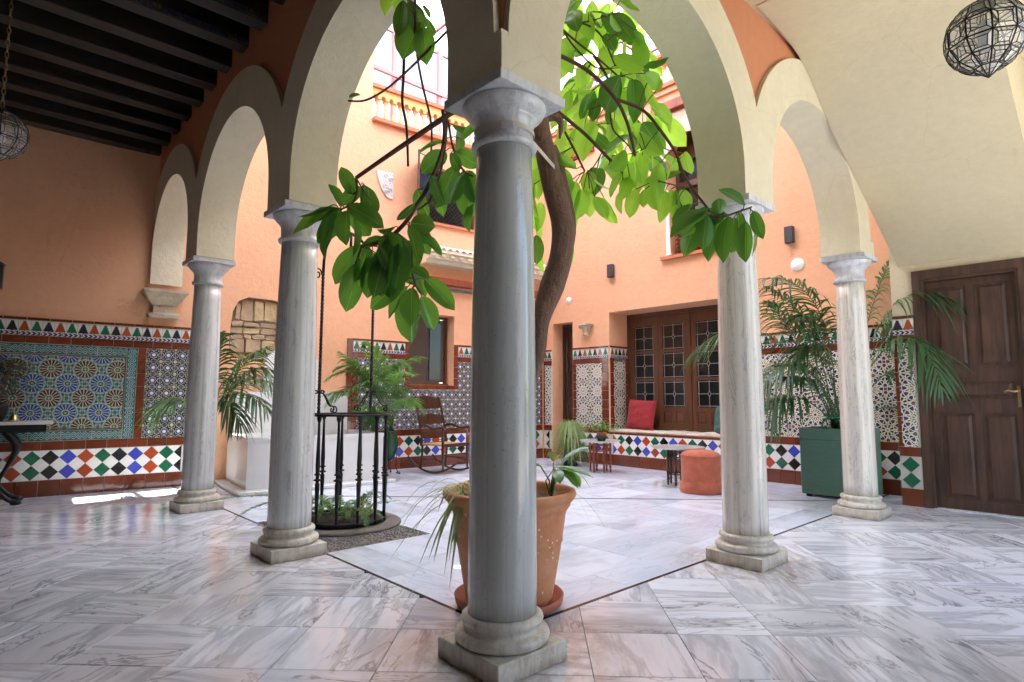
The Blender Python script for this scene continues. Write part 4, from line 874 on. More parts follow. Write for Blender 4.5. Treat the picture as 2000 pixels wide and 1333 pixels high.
# ------------------------------------------------------------------ doors and windows
def joinery_leaf(par, name, u0, u1, z0, z1, d, mat, cells, st=.055, th=.04, split=None):
    """a framed leaf: cells = list of (u0,u1,z0,z1,kind) openings filled with pane or raised panel"""
    MB().prism(rect(u0, u1, z0, z1), d, d+th, [rect(c[0], c[1], c[2], c[3]) for c in cells]).obj(name, mat, par)
    lf = bpy.data.objects[-1] if False else None
def leaf(par, u0, u1, z0, z1, d, mat, cells, th=.04, name='door_leaf'):
    o = MB().prism(rect(u0, u1, z0, z1), d, d+th, [rect(*c[:4]) for c in cells]).obj(name, mat, par)
    for a, b, c, e, k in cells:
        if k == 'panel':
            g = .022; q = MB(); y0, y1 = d+.018, d+.006
            q.add([(a, y0, c), (b, y0, c), (b, y0, e), (a, y0, e), (a+g, y0, c+g), (b-g, y0, c+g), (b-g, y0, e-g), (a+g, y0, e-g), (a+2*g, y1, c+2*g), (b-2*g, y1, c+2*g), (b-2*g, y1, e-2*g), (a+2*g, y1, e-2*g)],
                  [(0, 1, 5, 4), (1, 2, 6, 5), (2, 3, 7, 6), (3, 0, 4, 7), (4, 5, 9, 8), (5, 6, 10, 9), (6, 7, 11, 10), (7, 4, 8, 11), (8, 9, 10, 11)])
            q.obj('panel', mat, o)
        else:
            MB().box(a, b, d+.016, d+.020, c, e).obj('pane', M_GLASS, o)
            if k == 'lead':
                q = MB(); y = d+.012; w_ = .0035; i = .022; cx, cz = (a+b)/2, (c+e)/2; dx = .026; dz = .045
                def bar(x0, z0_, x1, z1_): q.tube([(x0, y, z0_), (x1, y, z1_)], w_, 5)
                for x in (a+i, b-i): bar(x, c+i, x, e-i)
                for z in (c+i, e-i): bar(a+i, z, b-i, z)
                for x, sx in ((a, 1), (b, -1)):
                    for z, sz in ((c, 1), (e, -1)): bar(x, z, x+sx*i, z+sz*i)
                bar(cx, c, cx, cz-dz); bar(cx, cz+dz, cx, e); bar(a, cz, cx-dx, cz); bar(cx+dx, cz, b, cz)
                for p0, p1 in (((cx, cz-dz), (cx+dx, cz)), ((cx+dx, cz), (cx, cz+dz)), ((cx, cz+dz), (cx-dx, cz)), ((cx-dx, cz), (cx, cz-dz))): bar(*p0, *p1)
                q.obj('lead_came', M_LEAD, o)
    return o
# glazed doors in the recess of the bench wall, set back .53
fr = MB().prism(rect(-4.18, -1.8, .55, 2.52), .50, .555, [rect(-4.135, -3.01, .60, 2.46), rect(-2.965, -1.845, .60, 2.46)]).obj('door_frame', M_WOOD, wS)
for k in range(4):
    a = (-4.133, -3.572, -2.963, -2.405)[k]; b = a+.558
    p0, p1 = a+.085, b-.078
    cells = [(p0, p1, .95+.465*j, .95+.465*j+.42, 'lead') for j in range(3)]
    mid = (p0+p1)/2; cells += [(p0, mid-.03, .69, .88, 'panel'), (mid+.03, p1, .69, .88, 'panel')]
    leaf(wS, a+.001, b-.001, .602, 2.458, .515, M_WOOD, cells, name='glazed_door')
bx('window_sill', M_BEIGE, wS, -4.18, -1.5, .001, .56, .50, .545) if False else None
# back doorway
leaf(wS, -5.43, -5.03, .02, 2.40, .30, M_DWOOD, [(-5.37, -5.09, .2, .95, 'panel'), (-5.37, -5.09, 1.1, 2.28, 'panel')], name='back_door')
MB().prism([(-5.47, 0), (-5.43, 0), (-5.43, 2.40), (-5.03, 2.40), (-5.03, 0), (-4.99, 0), (-4.99, 2.44), (-5.47, 2.44)], .26, .34).obj('door_frame', M_DWOOD, wS)
# courtyard window: open frame, one leaf folded in
MB().prism(rect(3.37, 4.20, 1.29, 2.44), .22, .29, [rect(3.41, 4.16, 1.33, 2.40)]).obj('window_frame', M_WOOD, wW)
MB().prism([(0, 1.34), (.36, 1.34), (.36, 2.39), (0, 2.39)], 0, .035, [rect(.05, .31, 1.39, 2.34)]).obj('open_sash', M_DWOOD, wW, (4.15, .235, 0), radians(112))
MB().box(.05, .31, .014, .018, 1.39, 2.34).obj('sash_pane', M_GLASS, wW, (4.15, .235, 0), radians(112))
MB().box(3.372, 4.198, .19, .22, 1.292, 1.32).obj('sill_board', M_WOOD, wW)
# upper window of the same wall: grille, frame, shutter swung open
MB().prism(rect(3.50, 4.66, 3.97, 4.92), .10, .16, [rect(3.56, 4.60, 4.03, 4.86)]).obj('window_frame', M_WOOD, wW)
gl = MB(); n = 14
for k in range(-10, 24):
    a = 3.56 + k*.075
    for s in (1, -1):
        z0, z1 = 4.03, 4.86; x0, x1 = (a, a+.83) if s > 0 else (a+.83, a)
        # clip to the opening
        pts = []
        for q in range(2):
            pass
        t0, t1 = 0, 1
        dx = x1-x0
        ta, tb = (3.56-x0)/dx, (4.60-x0)/dx
        if ta > tb: ta, tb = tb, ta
        t0, t1 = max(0, ta), min(1, tb)
        if t1-t0 > .03: gl.tube([(x0+dx*t0, .12, z0+.83*t0), (x0+dx*t1, .12, z0+.83*t1)], .004, 4)
gl.obj('lattice_grille', M_LATTICE, wW)
MB().box(3.56, 4.60, .15, .155, 4.03, 4.86).obj('pane', M_GLASS, wW)
leaf_sh = MB().prism(rect(-.52, 0, 4.0, 4.92), 0, .035, [rect(-.46, -.06, 4.06, 4.42), rect(-.46, -.06, 4.50, 4.86)]).obj('shutter', M_WOOD, wW, (3.50, -.02, 0), radians(62))
for z in (4.06, 4.50): MB().box(-.46, -.06, .012, .022, z, z+.36).obj('panel', M_WOOD, leaf_sh)
MB().box(3.42, 4.75, -.05, .02, 3.925, 3.965).obj('window_ledge', M_RUST, wW)
# upper window of the bench wall
MB().prism([(-3.02, 3.27), (-1.9, 3.27), (-1.9, 4.9)] + [(-2.46 + .56*cos(pi*k/12), 4.9 + .5*sin(pi*k/12)) for k in range(1, 12)] + [(-3.02, 4.9)], .28, .34, [rect(-2.96, -2.50, 3.33, 4.4), rect(-2.42, -1.96, 3.33, 4.4), rect(-2.96, -2.50, 4.5, 4.85), rect(-2.42, -1.96, 4.5, 4.85)]).obj('window_frame', M_WOOD, wS)
MB().box(-3.0, -1.92, .32, .325, 3.3, 4.9).obj('pane', M_GLASS, wS)
q = MB(); q.box(-2.96, -1.93, .10, .13, 3.78, 3.83); q.box(-2.96, -1.93, .10, .13, 3.275, 3.31)
for k in range(-7, 16):
    for s in (1, -1):
        a = -2.96 + k*.07; x0, x1 = (a, a+.47) if s > 0 else (a+.47, a); dx = x1-x0
        ta, tb = sorted(((-2.96-x0)/dx, (-1.93-x0)/dx)); t0, t1 = max(0, ta), min(1, tb)
        if t1-t0 > .03: q.tube([(x0+dx*t0, .115, 3.31+.47*t0), (x0+dx*t1, .115, 3.31+.47*t1)], .008, 4)
q.obj('lattice_rail', M_REDWOOD, wS)
# carved stucco arch with scalloped edge
out = [(-3.10, 4.15), (-3.10, 5.52), (-1.82, 5.52), (-1.82, 4.15)]
inn = []
for k in range(0, 73):
    a = pi*k/72; rr = .50 + .035*abs(sin(a*9)); inn.append((-2.46 + rr*1.12*cos(a), 4.62 + rr*1.05*sin(a)))
MB().prism([(-1.82, 4.3), (-1.82, 5.52), (-3.10, 5.52), (-3.10, 4.3), (-3.0, 4.3)] + inn[::-1] + [(-1.92, 4.3)], -.035, -.002).obj('carved_arch', M_LACE, wS)
MB().lathe([(.045, 0), (.045, .03), (.032, .05), (.03, .5), (.028, .95), (.034, .97), (.045, 1.0), (.05, 1.03)], 16).obj('mullion_column', M_WHITEP, wS, (-3.0, -.01, 3.27))
MB().box(-3.12, -1.8, -.07, .0, 3.22, 3.268).obj('window_ledge', M_RUST, wS)
# cornices, ledges
MB().box(-5.8, -4.45, -.07, 0, 5.42, 5.56).obj('timber_cornice', M_REDWOOD, wS); MB().box(-3.2, -1.2, -.12, 0, 5.56, 5.70).obj('timber_cornice', M_REDWOOD, wS)
MB().box(-5.85, .4, -.10, .40, 5.962, 6.03).obj('coping', M_RUST, wS)
MB().box(-5.7, .3, -.05, 0, 5.88, 5.958).obj('coping_fillet', M_ORANGE, wS)
MB().box(2.663, 6.2, -.09, .40, 5.382, 5.44).obj('coping', M_RUST, wW)
# balustrades
def balustrade(label, fr, u0, u1, z, hgt):
    t = thing('roof_balustrade', label, 'balustrade', fp(fr, 0, .12), fr[1]); n = int((u1-u0)/.135); s = (u1-u0)/n
    pts = [(u0, z+hgt*.62)]
    for k in range(n):
        a, b = u0+k*s+.03, u0+(k+1)*s-.03; r = (b-a)/2
        pts.append((a, z+hgt*.62)); pts += [((a+b)/2 - r*cos(pi*q/8), z+hgt*.66 + r*sin(pi*q/8)) for q in range(9)]; pts.append((b, z+hgt*.62))
    pts += [(u1, z+hgt*.62), (u1, z+hgt*.9), (u0, z+hgt*.9)]
    MB().prism(pts, -.06, .06).obj('arched_frieze', M_OCHRE, t)
    MB().box(u0, u1, -.10, .10, z+hgt*.9+.001, z+hgt).obj('handrail', M_RUST, t)
    me = None
    for k in range(n+1):
        if me is None:
            h = hgt*.62; o = MB().lathe([(.035, 0), (.035, h*.06), (.02, h*.1), (.038, h*.3), (.03, h*.5), (.02, h*.62), (.03, h*.70), (.018, h*.76), (.034, h*.9), (.036, h)], 10).obj('baluster', M_OCHREL, t, (u0+k*s, 0, z)); me = o.data
        else: link('baluster', me, t, (u0+k*s, 0, z))
    return t
balustrade('ochre arched balustrade on the terrace above the courtyard window wall', FRW, 2.67, 6.05, 5.442, .60)
balustrade('ochre arched balustrade on the roof above the bench wall', FRS, -5.6, .2, 6.032, .60)
# ------------------------------------------------------------------ glazed roof; the overhead part is assumed, to soften the sun
rc = thing('roof_canopy', 'white translucent sheets on pink steel frames, assumed to roof the courtyard and soften its light', 'roof canopy')
ZR = 8.0
xsR = [-.3, .85, 2.0, 3.15, 4.3, 5.45, 6.6, 7.8]; ysR = [-.3, .9, 2.1, 3.3, 4.5, 5.7, 7.2]
OPEN = set()
for i in range(7):
    for j in range(6):
        x0_ = xsR[i]+.02; y0_ = ysR[j]+.02; x1_ = xsR[i+1]-.02; y1_ = ysR[j+1]-.02
        if (i, j) == (2, 0): x1_ -= .22
        if (i, j) in ((2, 4), (1, 4)): y1_ -= .45  # sheets cut short so a sun strip falls by the left wall
        if (i, j) == (2, 1): x1_ -= .0
        bx('roof_sheet', M_PANEL, rc, x0_, x1_, y0_, y1_, ZR, ZR+.006)
for x in xsR: bx('rafter', M_PINK, rc, x-.03, x+.03, -.3, 7.2, ZR-.09, ZR-.004)
for y in ysR: bx('purlin', M_PINK, rc, -.3, 7.8, y-.025, y+.025, ZR-.16, ZR-.092)
# glazed side behind the terrace balustrade
for k in range(6):
    x = 2.75 + k*.95; y = 6.312 - .1*x + 1.25
    bx('post', M_PINK, rc, x-.04, x+.04, y-.04, y+.04, 5.44, ZR-.165)
    if k < 5: bx('side_sheet', M_PANEL, rc, x+.05, x+.90, y-.05, y-.045, 5.5, ZR-.3)
bx('purlin', M_PINK, rc, 2.7, 7.6, 7.02, 7.08, 6.9, 6.97)

# ------------------------------------------------------------------ eave over the window wall
ev = thing('tiled_eave', 'small cream tiled eave with corbelled moulding over the courtyard window', 'eave', fp(FRW, 0, 0), FRW[1])
n = 20; me = None
for k in range(n):
    u = 3.55 + (k+.5)*2.5/n
    if me is None:
        m = MB(); seg = 7; pr = [(.052*cos(pi*q/seg), .045*sin(pi*q/seg)) for q in range(seg+1)]
        m.add([(x, -.42, z) for x, z in pr] + [(x*.8, -.0, z+.13) for x, z in pr], [(q, q+1, seg+2+q, seg+1+q)[::-1] for q in range(seg)], True)
        m.add([(x, -.42, z) for x, z in pr] + [(x*.75, -.42, z*.7) for x, z in pr], [(q, q+1, seg+2+q, seg+1+q) for q in range(seg)])
        o = m.obj('roof_tile', M_WHITEP, ev, (u, 0, 3.42)); me = o.data
    else: link('roof_tile', me, ev, (u, 0, 3.42))
bx('eave_board', M_CREAMW, ev, 3.53, 6.05, -.40, 0, 3.375, 3.42)
bx('moulding', M_CREAMW, ev, 3.53, 6.05, -.34, 0, 3.29, 3.374); bx('moulding', M_CREAMW, ev, 3.53, 6.05, -.22, 0, 3.235, 3.289)
me = None
for k in range(15):
    u = 3.6 + k*.165
    if me is None: o = MB().lathe([(.0, 0), (.04, .008), (.055, .03), (.04, .05), (0, .058)], 10, caps=False).obj('corbel', M_CREAMW, ev, (u, -.34, 3.30), (pi/2*0, 0, 0)); me = o.data
    else: link('corbel', me, ev, (u, -.34, 3.30))
bx('lintel_beam', M_REDWOOD, ev, 3.6, 6.05, -.16, 0, 2.93, 3.03)
for k in range(12): link('green_tile', tile_mesh(.2, .05, .02, M_CHAIN, 'green_tile'), ev, (3.72+.2*k, 0, 2.87))

# wall ornaments
rl = thing('wall_relief', 'pale carved triangular plaster relief beside the open shutter', 'relief', fp(FRW, 2.9, 0, 4.4), FRW[1])
MB().prism([(-.15, .22), (-.13, .10), (-.06, -.08), (.03, -.19), (.13, -.2), (.13, .22)], -.03, -.001).obj('slab', M_RELIEF, rl)
random.seed(4); q = MB()
for k in range(9):
    x, z = R(-.03, .10), R(-.14, .17); q.tube([(x+.035*cos(a)*(1-a/9), -.034, z+.035*sin(a)*(1-a/9)) for a in [k2*.6 for k2 in range(12)]], .008, 5)
q.obj('carving', M_RELIEF, rl)
def disc(label, u, z, r):
    t = thing('wall_disc', label, 'wall disc', fp(FRS, u, 0, z), FRS[1], 'round white wall plates')
    MB().lathe([(0, -.026), (r*.92, -.02), (r*1.0, -.012), (r, -.002), (0, -.002)], 28, caps=False).obj('plate', M_WHITEP, t, rot=(-pi/2, 0, 0))
disc('larger round white plate on the orange wall above the palm', -1.09, 2.83, .085)
disc('small round white plate above the back doorway', -5.07, 2.83, .06)
def sconce(label, u, z):
    t = thing('wall_light', label, 'wall light', fp(FRS, u, 0, z), FRS[1], 'charcoal box wall lights')
    MB().box(-.055, .055, -.09, -.012, -.11, .11, bev=.006).obj('housing', M_CHARC, t); MB().box(-.03, .03, -.012, 0, -.07, .07).obj('back_plate', M_CHARC, t)
sconce('charcoal box wall light above the glazed doors, seen left of the streaked column', -4.09, 3.21)
sconce('charcoal box wall light high right, above the larger white plate', -1.16, 3.23)
cpb = thing('carved_capital', 'small carved stone capital mounted on the orange pier', 'carved capital', fp(FRS, -4.62, 0, 2.15), FRS[1])
MB().lathe([(.03, 0), (.055, .015), (.05, .04), (.04, .055), (.055, .08), (.075, .14), (.09, .16), (.07, .175)], 16, c=(0, -.07)).obj('bell', M_CORBEL, cpb)
MB().box(-.11, .11, -.17, 0, .176, .215, bev=.006).obj('abacus', M_CORBEL, cpb)
for s in (-1, 1):
    MB().tube([(s*(.085+.03*cos(a)*(1-a/12)), -.13, .15+.03*sin(a)*(1-a/12)) for a in [k*.7 for k in range(12)]], .012, 6).obj('volute', M_CORBEL, cpb)
# corbel of the left arcade
cb2 = thing('wall_corbel', 'weathered limestone corbel receiving the last left arch', 'corbel', fp(FRW, 0, 0, 2.08), FRW[1])
def frus(m, x0, x1, d0, z0, x2, x3, d1, z1):
    m.add([(x0, -d0, z0), (x1, -d0, z0), (x1, .05, z0), (x0, .05, z0), (x2, -d1, z1), (x3, -d1, z1), (x3, .05, z1), (x2, .05, z1)], [(0, 3, 2, 1), (4, 5, 6, 7), (0, 1, 5, 4), (1, 2, 6, 5), (2, 3, 7, 6), (3, 0, 4, 7)])
m = MB(); frus(m, -.16, .16, .09, -.02, -.17, .17, .10, .02); frus(m, -.17, .17, .10, .02, -.13, .13, .08, .04); frus(m, -.12, .12, .07, .04, -.12, .12, .07, .13)
m.obj('neck', M_CORBEL, cb2)
m = MB(); frus(m, -.13, .13, .08, .131, -.17, .17, .13, .19); frus(m, -.18, .18, .14, .19, -.20, .20, .17, .23); frus(m, -.20, .20, .17, .232, -.24, .24, .21, .28); frus(m, -.24, .24, .21, .28, -.24, .24, .21, .31)
m.obj('cap', M_CORBEL, cb2)
for o in cb2.children: o.location.z = .08*0

# ------------------------------------------------------------------ dark panelled door of the gallery
dz = 0
cas = MB().prism([(.30, 0), (.37, 0), (.37, 2.33), (1.15, 2.33), (1.15, 0), (1.225, 0), (1.225, 2.42), (.30, 2.42)], -.035, .06).obj('door_casing', M_DWOOD, wD)
MB().prism([(.345, 0), (.395, 0), (.395, 2.30), (1.125, 2.30), (1.125, 0), (1.16, 0), (1.16, 2.35), (.345, 2.35)], -.02, .07).obj('door_frame', M_DWOOD, wD)
dl = leaf(wD, .398, 1.122, .01, 2.297, .03, M_DWOOD, [(.47, .735, 1.42, 2.23, 'panel'), (.80, 1.06, 1.42, 2.23, 'panel'), (.47, 1.06, 1.10, 1.27, 'panel'), (.47, .735, .12, .96, 'panel'), (.80, 1.06, .12, .96, 'panel')], name='door_leaf')
MB().box(.311, 1.209, -.02, .29, -.02, .012).obj('threshold', M_CAP, wD)
q = MB(); q.box(1.075, 1.10, .018, .03, 1.02, 1.22); q.tube([(1.088, .02, 1.17), (1.088, -.025, 1.17), (1.06, -.035, 1.165), (1.02, -.035, 1.175), (.985, -.035, 1.16)], .009, 8)
q.obj('door_handle', M_BRASS, dl)
# ------------------------------------------------------------------ fountain
ft = thing('marble_fountain', 'low white marble fountain basin against the orange wall', 'fountain', fp(FRW, 0, 0), FRW[1])
MB().box(.66, 2.56, -1.30, -.01, 0.0005, .045, bev=.008).obj('step', M_FOUNT, ft)
MB().box(.78, 2.44, -1.15, -1.07, .0455, .585).obj('front_slab', M_FOUNT, ft)
MB().box(.78, .86, -1.069, -.10, .0455, .585).obj('side_slab', M_FOUNT, ft); MB().box(2.36, 2.44, -1.069, -.10, .0455, .585).obj('side_slab', M_FOUNT, ft)
MB().prism(rect(.765, 2.455, -1.165, -.10), .586, .63, [rect(.88, 2.34, -1.05, -.16)], axes='xy').obj('rim', M_FOUNT, ft)
MB().box(.861, 2.359, -1.068, -.102, .046, .30).obj('basin_bed', M_FOUNT, ft)
MB().box(.84, 2.36, -.10, -.002, .05, 1.16, bev=.006).obj('back_slab', M_FOUNT, ft)
MB().prism([(1.20, 1.161), (1.92, 1.161), (1.92, 1.60), (1.80, 1.72), (1.32, 1.72), (1.20, 1.60)], -.075, -.002).obj('back_panel', M_FOUNT, ft)
MB().tube([(1.56, -.08, .86), (1.56, -.16, .87), (1.56, -.20, .84)], .014, 8).obj('spout', M_BRASS, ft)

# ------------------------------------------------------------------ well cage
wl = thing('iron_well_cage', 'round black wrought iron well cage with twisted uprights and pulley', 'well cage', (.755, 2.93, 0))
def ringp(r, z, n=48, x=0, y=0): return [(x + r*cos(2*pi*k/n), y + r*sin(2*pi*k/n), z) for k in range(n+1)]
MB().lathe([(.365, .0), (.50, .0), (.50, .012), (.485, .024), (.365, .024)], 56, caps=False).obj('stone_kerb', M_CONC, wl)
MB().tube(ringp(.358, .055), .014, 8).obj('foot_ring', M_IRON, wl); 
MB().lathe([(.342, .935), (.376, .935), (.376, .953), (.342, .953), (.342, .935)], 56, caps=False).obj('top_ring', M_IRON, wl)
pr = [(.015, .034), (.013, .06), (.011, .12), (.017, .30), (.020, .38), (.013, .40), (.013, .405), (.032, .412), (.032, .42), (.014, .428), (.014, .452), (.028, .458), (.028, .465), (.016, .472), (.019, .54), (.014, .70), (.011, .80), (.010, .885), (.018, .905), (.022, .934)]
bme = MB().lathe(pr, 12).mesh('baluster', M_IRON)
NBL = 13
for k in range(NBL):
    a = 2*pi*k/NBL + .22; link('baluster', bme, wl, (.358*cos(a), .358*sin(a), 0))
UA = radians(24)
for s in (1, -1):
    x, y = .352*cos(UA)*s, .352*sin(UA)*s
    m = MB()                                                     # twisted square bar
    n = 90; vs = []; hh = .011
    for i in range(n+1):
        t = i/n; z = .954 + 1.20*t; tw = t*60
        for q in range(4): vs.append((x + hh*1.3*cos(tw+q*pi/2), y + hh*1.3*sin(tw+q*pi/2), z))
    m.add(vs, [(i*4+q, i*4+(q+1) % 4, (i+1)*4+(q+1) % 4, (i+1)*4+q) for i in range(n) for q in range(4)]); m.obj('twisted_upright', M_IRON, wl)
    c = MB().tube([(x, y, 2.154), (x*.99, y*.99, 2.26), (x*.93, y*.93, 2.38), (x*.75, y*.75, 2.49), (x*.4, y*.4, 2.56), (0, 0, 2.585)], .013, 8); c.obj('arched_arm', M_IRON, wl)
    sp = [(x*1.02 + s*cos(UA)*(.055 - .045*cos(a)*(1-a/11)), y*1.02 + s*sin(UA)*(.055 - .045*cos(a)*(1-a/11)), 2.13 + .055*sin(a)*(1-a/11)) for a in [k*.5 for k in range(18)]]
    MB().tube(sp, .007, 6).obj('scroll', M_IRON, wl)
    # lower scrolls from the ring to the upright
    for dr in (1, -1):
        for inw in (1, -1):
            ax = Vector((cos(UA + (pi/2)*dr), sin(UA + (pi/2)*dr), 0)) if inw > 0 else Vector((-cos(UA)*s, -sin(UA)*s, 0))
            if inw < 0 and dr < 0: continue
            P = Vector((x, y, 0)); pts = []
            for q in range(10): t = q/9; pts.append(P + ax*(.012 + .15*t) + Vector((0, 0, 1.13 - .11*t + .02*sin(t*pi*2))))
            e = pts[-1] + Vector((0, 0, -.03))
            for q in range(14): a = q*.5; r_ = .032*(1-q/16); pts.append(e + ax*(r_*sin(a)) + Vector((0, 0, r_*cos(a))))
            # curl at the upper end
            st_ = [P + ax*(.012 + .022*(1-cos(a))*1.0) + Vector((0, 0, 1.13 + .022*sin(a))) for a in [k*.6 for k in range(6)]]
            MB().tube(st_[::-1] + pts[1:], .0065, 6).obj('scroll', M_IRON, wl)
pc = Vector((0, 0, 2.32)); ua = Vector((cos(UA+.5), sin(UA+.5), 0))
def wheelpts(r): return [pc + ua*(r*cos(a)) + Vector((0, 0, r*sin(a))) for a in [2*pi*k/36 for k in range(37)]]
MB().tube(wheelpts(.125), .014, 8).obj('pulley_rim', M_IRON, wl)
q = MB(); q.tube(wheelpts(.03), .012, 6)
for k in range(3):
    a = k*2*pi/3 + .4; q.tube([pc + ua*(.03*cos(a)) + Vector((0, 0, .03*sin(a))), pc + ua*(.12*cos(a)) + Vector((0, 0, .12*sin(a)))], .009, 6)
q.obj('pulley_spokes', M_IRON, wl)
MB().tube([pc + Vector((0, 0, .27)), pc + Vector((0, 0, .14)), pc], .013, 8).obj('pulley_hanger', M_IRON, wl)

# ------------------------------------------------------------------ foliage helpers
def frond_mesh(ctrl, leaflen, mat, n=34, wid=.022, start=.22, droop=.5, name='frond', rr=.006, spread=62, stemmat=None, blunt=False, seed=0):
    rg = random.Random(seed)
    P = [Vector(p) for p in ctrl]
    def bez(t):
        a, b, c, d = P; s = 1-t
        return a*(s**3) + b*(3*s*s*t) + c*(3*s*t*t) + d*(t**3)
    m = MB(); ns = 14
    m.tube([bez(i/ns) for i in range(ns+1)], [rr*(1-.75*i/ns) for i in range(ns+1)], 6)
    for i in range(n):
        t = start + (1-start)*(i+.5)/n; p = bez(t); d = (bez(min(1, t+.02)) - bez(t-.02)).normalized()
        side = d.cross(Vector((0, 0, 1)));
        if side.length < .05: side = Vector((1, 0, 0))
        side.normalize(); up = side.cross(d).normalized()
        k = (t-start)/(1-start); L = leaflen*(sin(pi*min(1, .18 + .82*k*.93))**.7)*rg.uniform(.85, 1.1)
        if L < .02: continue
        for s in (1, -1):
            sp = radians(spread*(1-.45*k) + rg.uniform(-13, 13)); L *= rg.uniform(.85, 1.08); dr_ = droop*rg.uniform(.6, 1.5)
            e = (d*cos(sp) + side*s*sin(sp) + up*rg.uniform(.05, .3)).normalized()
            w = wid*rg.uniform(.8, 1.15); perp = e.cross(up).normalized()
            seg = 5; vs = []
            for q in range(seg+1):
                f = q/seg; c = p + e*(L*f) + Vector((0, 0, -dr_*L*f*f))
                ww = w*(.35 + 1.3*f)*(1-f)**.6 if not blunt else w*(.6+.4*sin(pi*f))*(1 if q < seg else .3)
                if q == seg: ww = .0006
                vs += [c - perp*ww*.5 + up*ww*.15, c, c + perp*ww*.5 + up*ww*.15]
            m.add(vs, [f_ for q in range(seg) for f_ in ((3*q, 3*q+1, 3*q+4, 3*q+3), (3*q+1, 3*q+2, 3*q+5, 3*q+4))], True)
    return m.mesh(name, mat)
def blade(m, p, e, L, w, droop, up=Vector((0, 0, 1)), seg=7):
    e = Vector(e).normalized(); perp = e.cross(Vector((0, 0, 1)));
    if perp.length < .1: perp = Vector((1, 0, 0))
    perp.normalize(); vs = []
    for q in range(seg+1):
        f = q/seg; c = Vector(p) + e*(L*f) + Vector((0, 0, -droop*L*f*f)); ww = w*(.5 + .8*f)*(1-f)**.5 if q < seg else .0005
        vs += [c - perp*ww*.5 + Vector((0, 0, ww*.2)), c, c + perp*ww*.5 + Vector((0, 0, ww*.2))]
    m.add(vs, [f_ for q in range(seg) for f_ in ((3*q, 3*q+1, 3*q+4, 3*q+3), (3*q+1, 3*q+2, 3*q+5, 3*q+4))], True)
LEAFV = []
for fold, curl in ((.18, .10), (.34, .18), (.12, .32), (.42, -.06)):
    m = MB(); ny, nx = 9, 5; vs = []
    for j in range(ny+1):
        t = j/ny; y = t
        hw = .5*(sin(pi*min(1, t*.97+.012))**.52)*(1 if t < .93 else .55)
        if j == ny: hw = .0; 
        for i in range(nx):
            s = i/(nx-1)*2-1
            vs.append((s*hw, y + (.045 if j == ny else 0), abs(s)*hw*fold*1.0 - curl*(t-.3)**2 + .012*sin(t*17+i*2.2)*abs(s)))
    m.add(vs, [(j*nx+i, j*nx+i+1, (j+1)*nx+i+1, (j+1)*nx+i) for j in range(ny) for i in range(nx-1)], True)
    LEAFV.append(m)
# ------------------------------------------------------------------ rubber fig
tr = thing('rubber_fig_tree', 'tall rubber fig with glossy leaves growing behind the corner column', 'fig tree', (.43, .44, .5))
IV = Matrix.Translation((-.43, -.44, -.5))
def catm(pts, k=5):
    P = [Vector(p) for p in pts]; out = []
    for i in range(len(P)-1):
        a = P[max(0, i-1)]; b = P[i]; c = P[i+1]; d = P[min(len(P)-1, i+2)]
        for q in range(k):
            t = q/k; out.append(.5*((2*b) + (c-a)*t + (2*a-5*b+4*c-d)*t*t + (3*b-a-3*c+d)*t**3))
    out.append(P[-1]); return out
def lerpl(L, n): return [L[min(int(i*(len(L)-1)/(n-1)), len(L)-2)]*(1 - (i*(len(L)-1)/(n-1) - min(int(i*(len(L)-1)/(n-1)), len(L)-2))) + L[min(int(i*(len(L)-1)/(n-1)), len(L)-2)+1]*(i*(len(L)-1)/(n-1) - min(int(i*(len(L)-1)/(n-1)), len(L)-2)) for i in range(n)]
tp = catm([p for p, r in TRUNK], 5); MB().tube(tp, lerpl([r*1.15 for p, r in TRUNK], len(tp)), 16).xf(IV).obj('trunk', M_BARK, tr)
tp = catm([p for p, r in TRUNK2], 5); MB().tube(tp, lerpl([r*1.2 for p, r in TRUNK2], len(tp)), 12).xf(IV).obj('side_trunk', M_BARK, tr)
st0 = Vector(TRUNK[10][0]); q = [st0 + Vector((.0, -.0, .05)), st0 + Vector((.055, -.05, .07)), st0 + Vector((.085, -.075, .03)), st0 + Vector((.08, -.07, -.06))]
MB().tube(catm(q, 4), lerpl([.03, .028, .018, .006], 13), 10).xf(IV).obj('dead_stub', M_BARK, tr)
nodes = []
for r0, r1, pts in BRANCHES:
    c = catm(pts, 6); MB().tube(c, lerpl([r0, r1], len(c)), 8).xf(IV).obj('branch', M_TWIG, tr)
    nodes += [Vector(p) for p in c]
random.seed(17)
lms = [LEAFV[i].mesh('leaf', M_FIG) for i in range(4)]
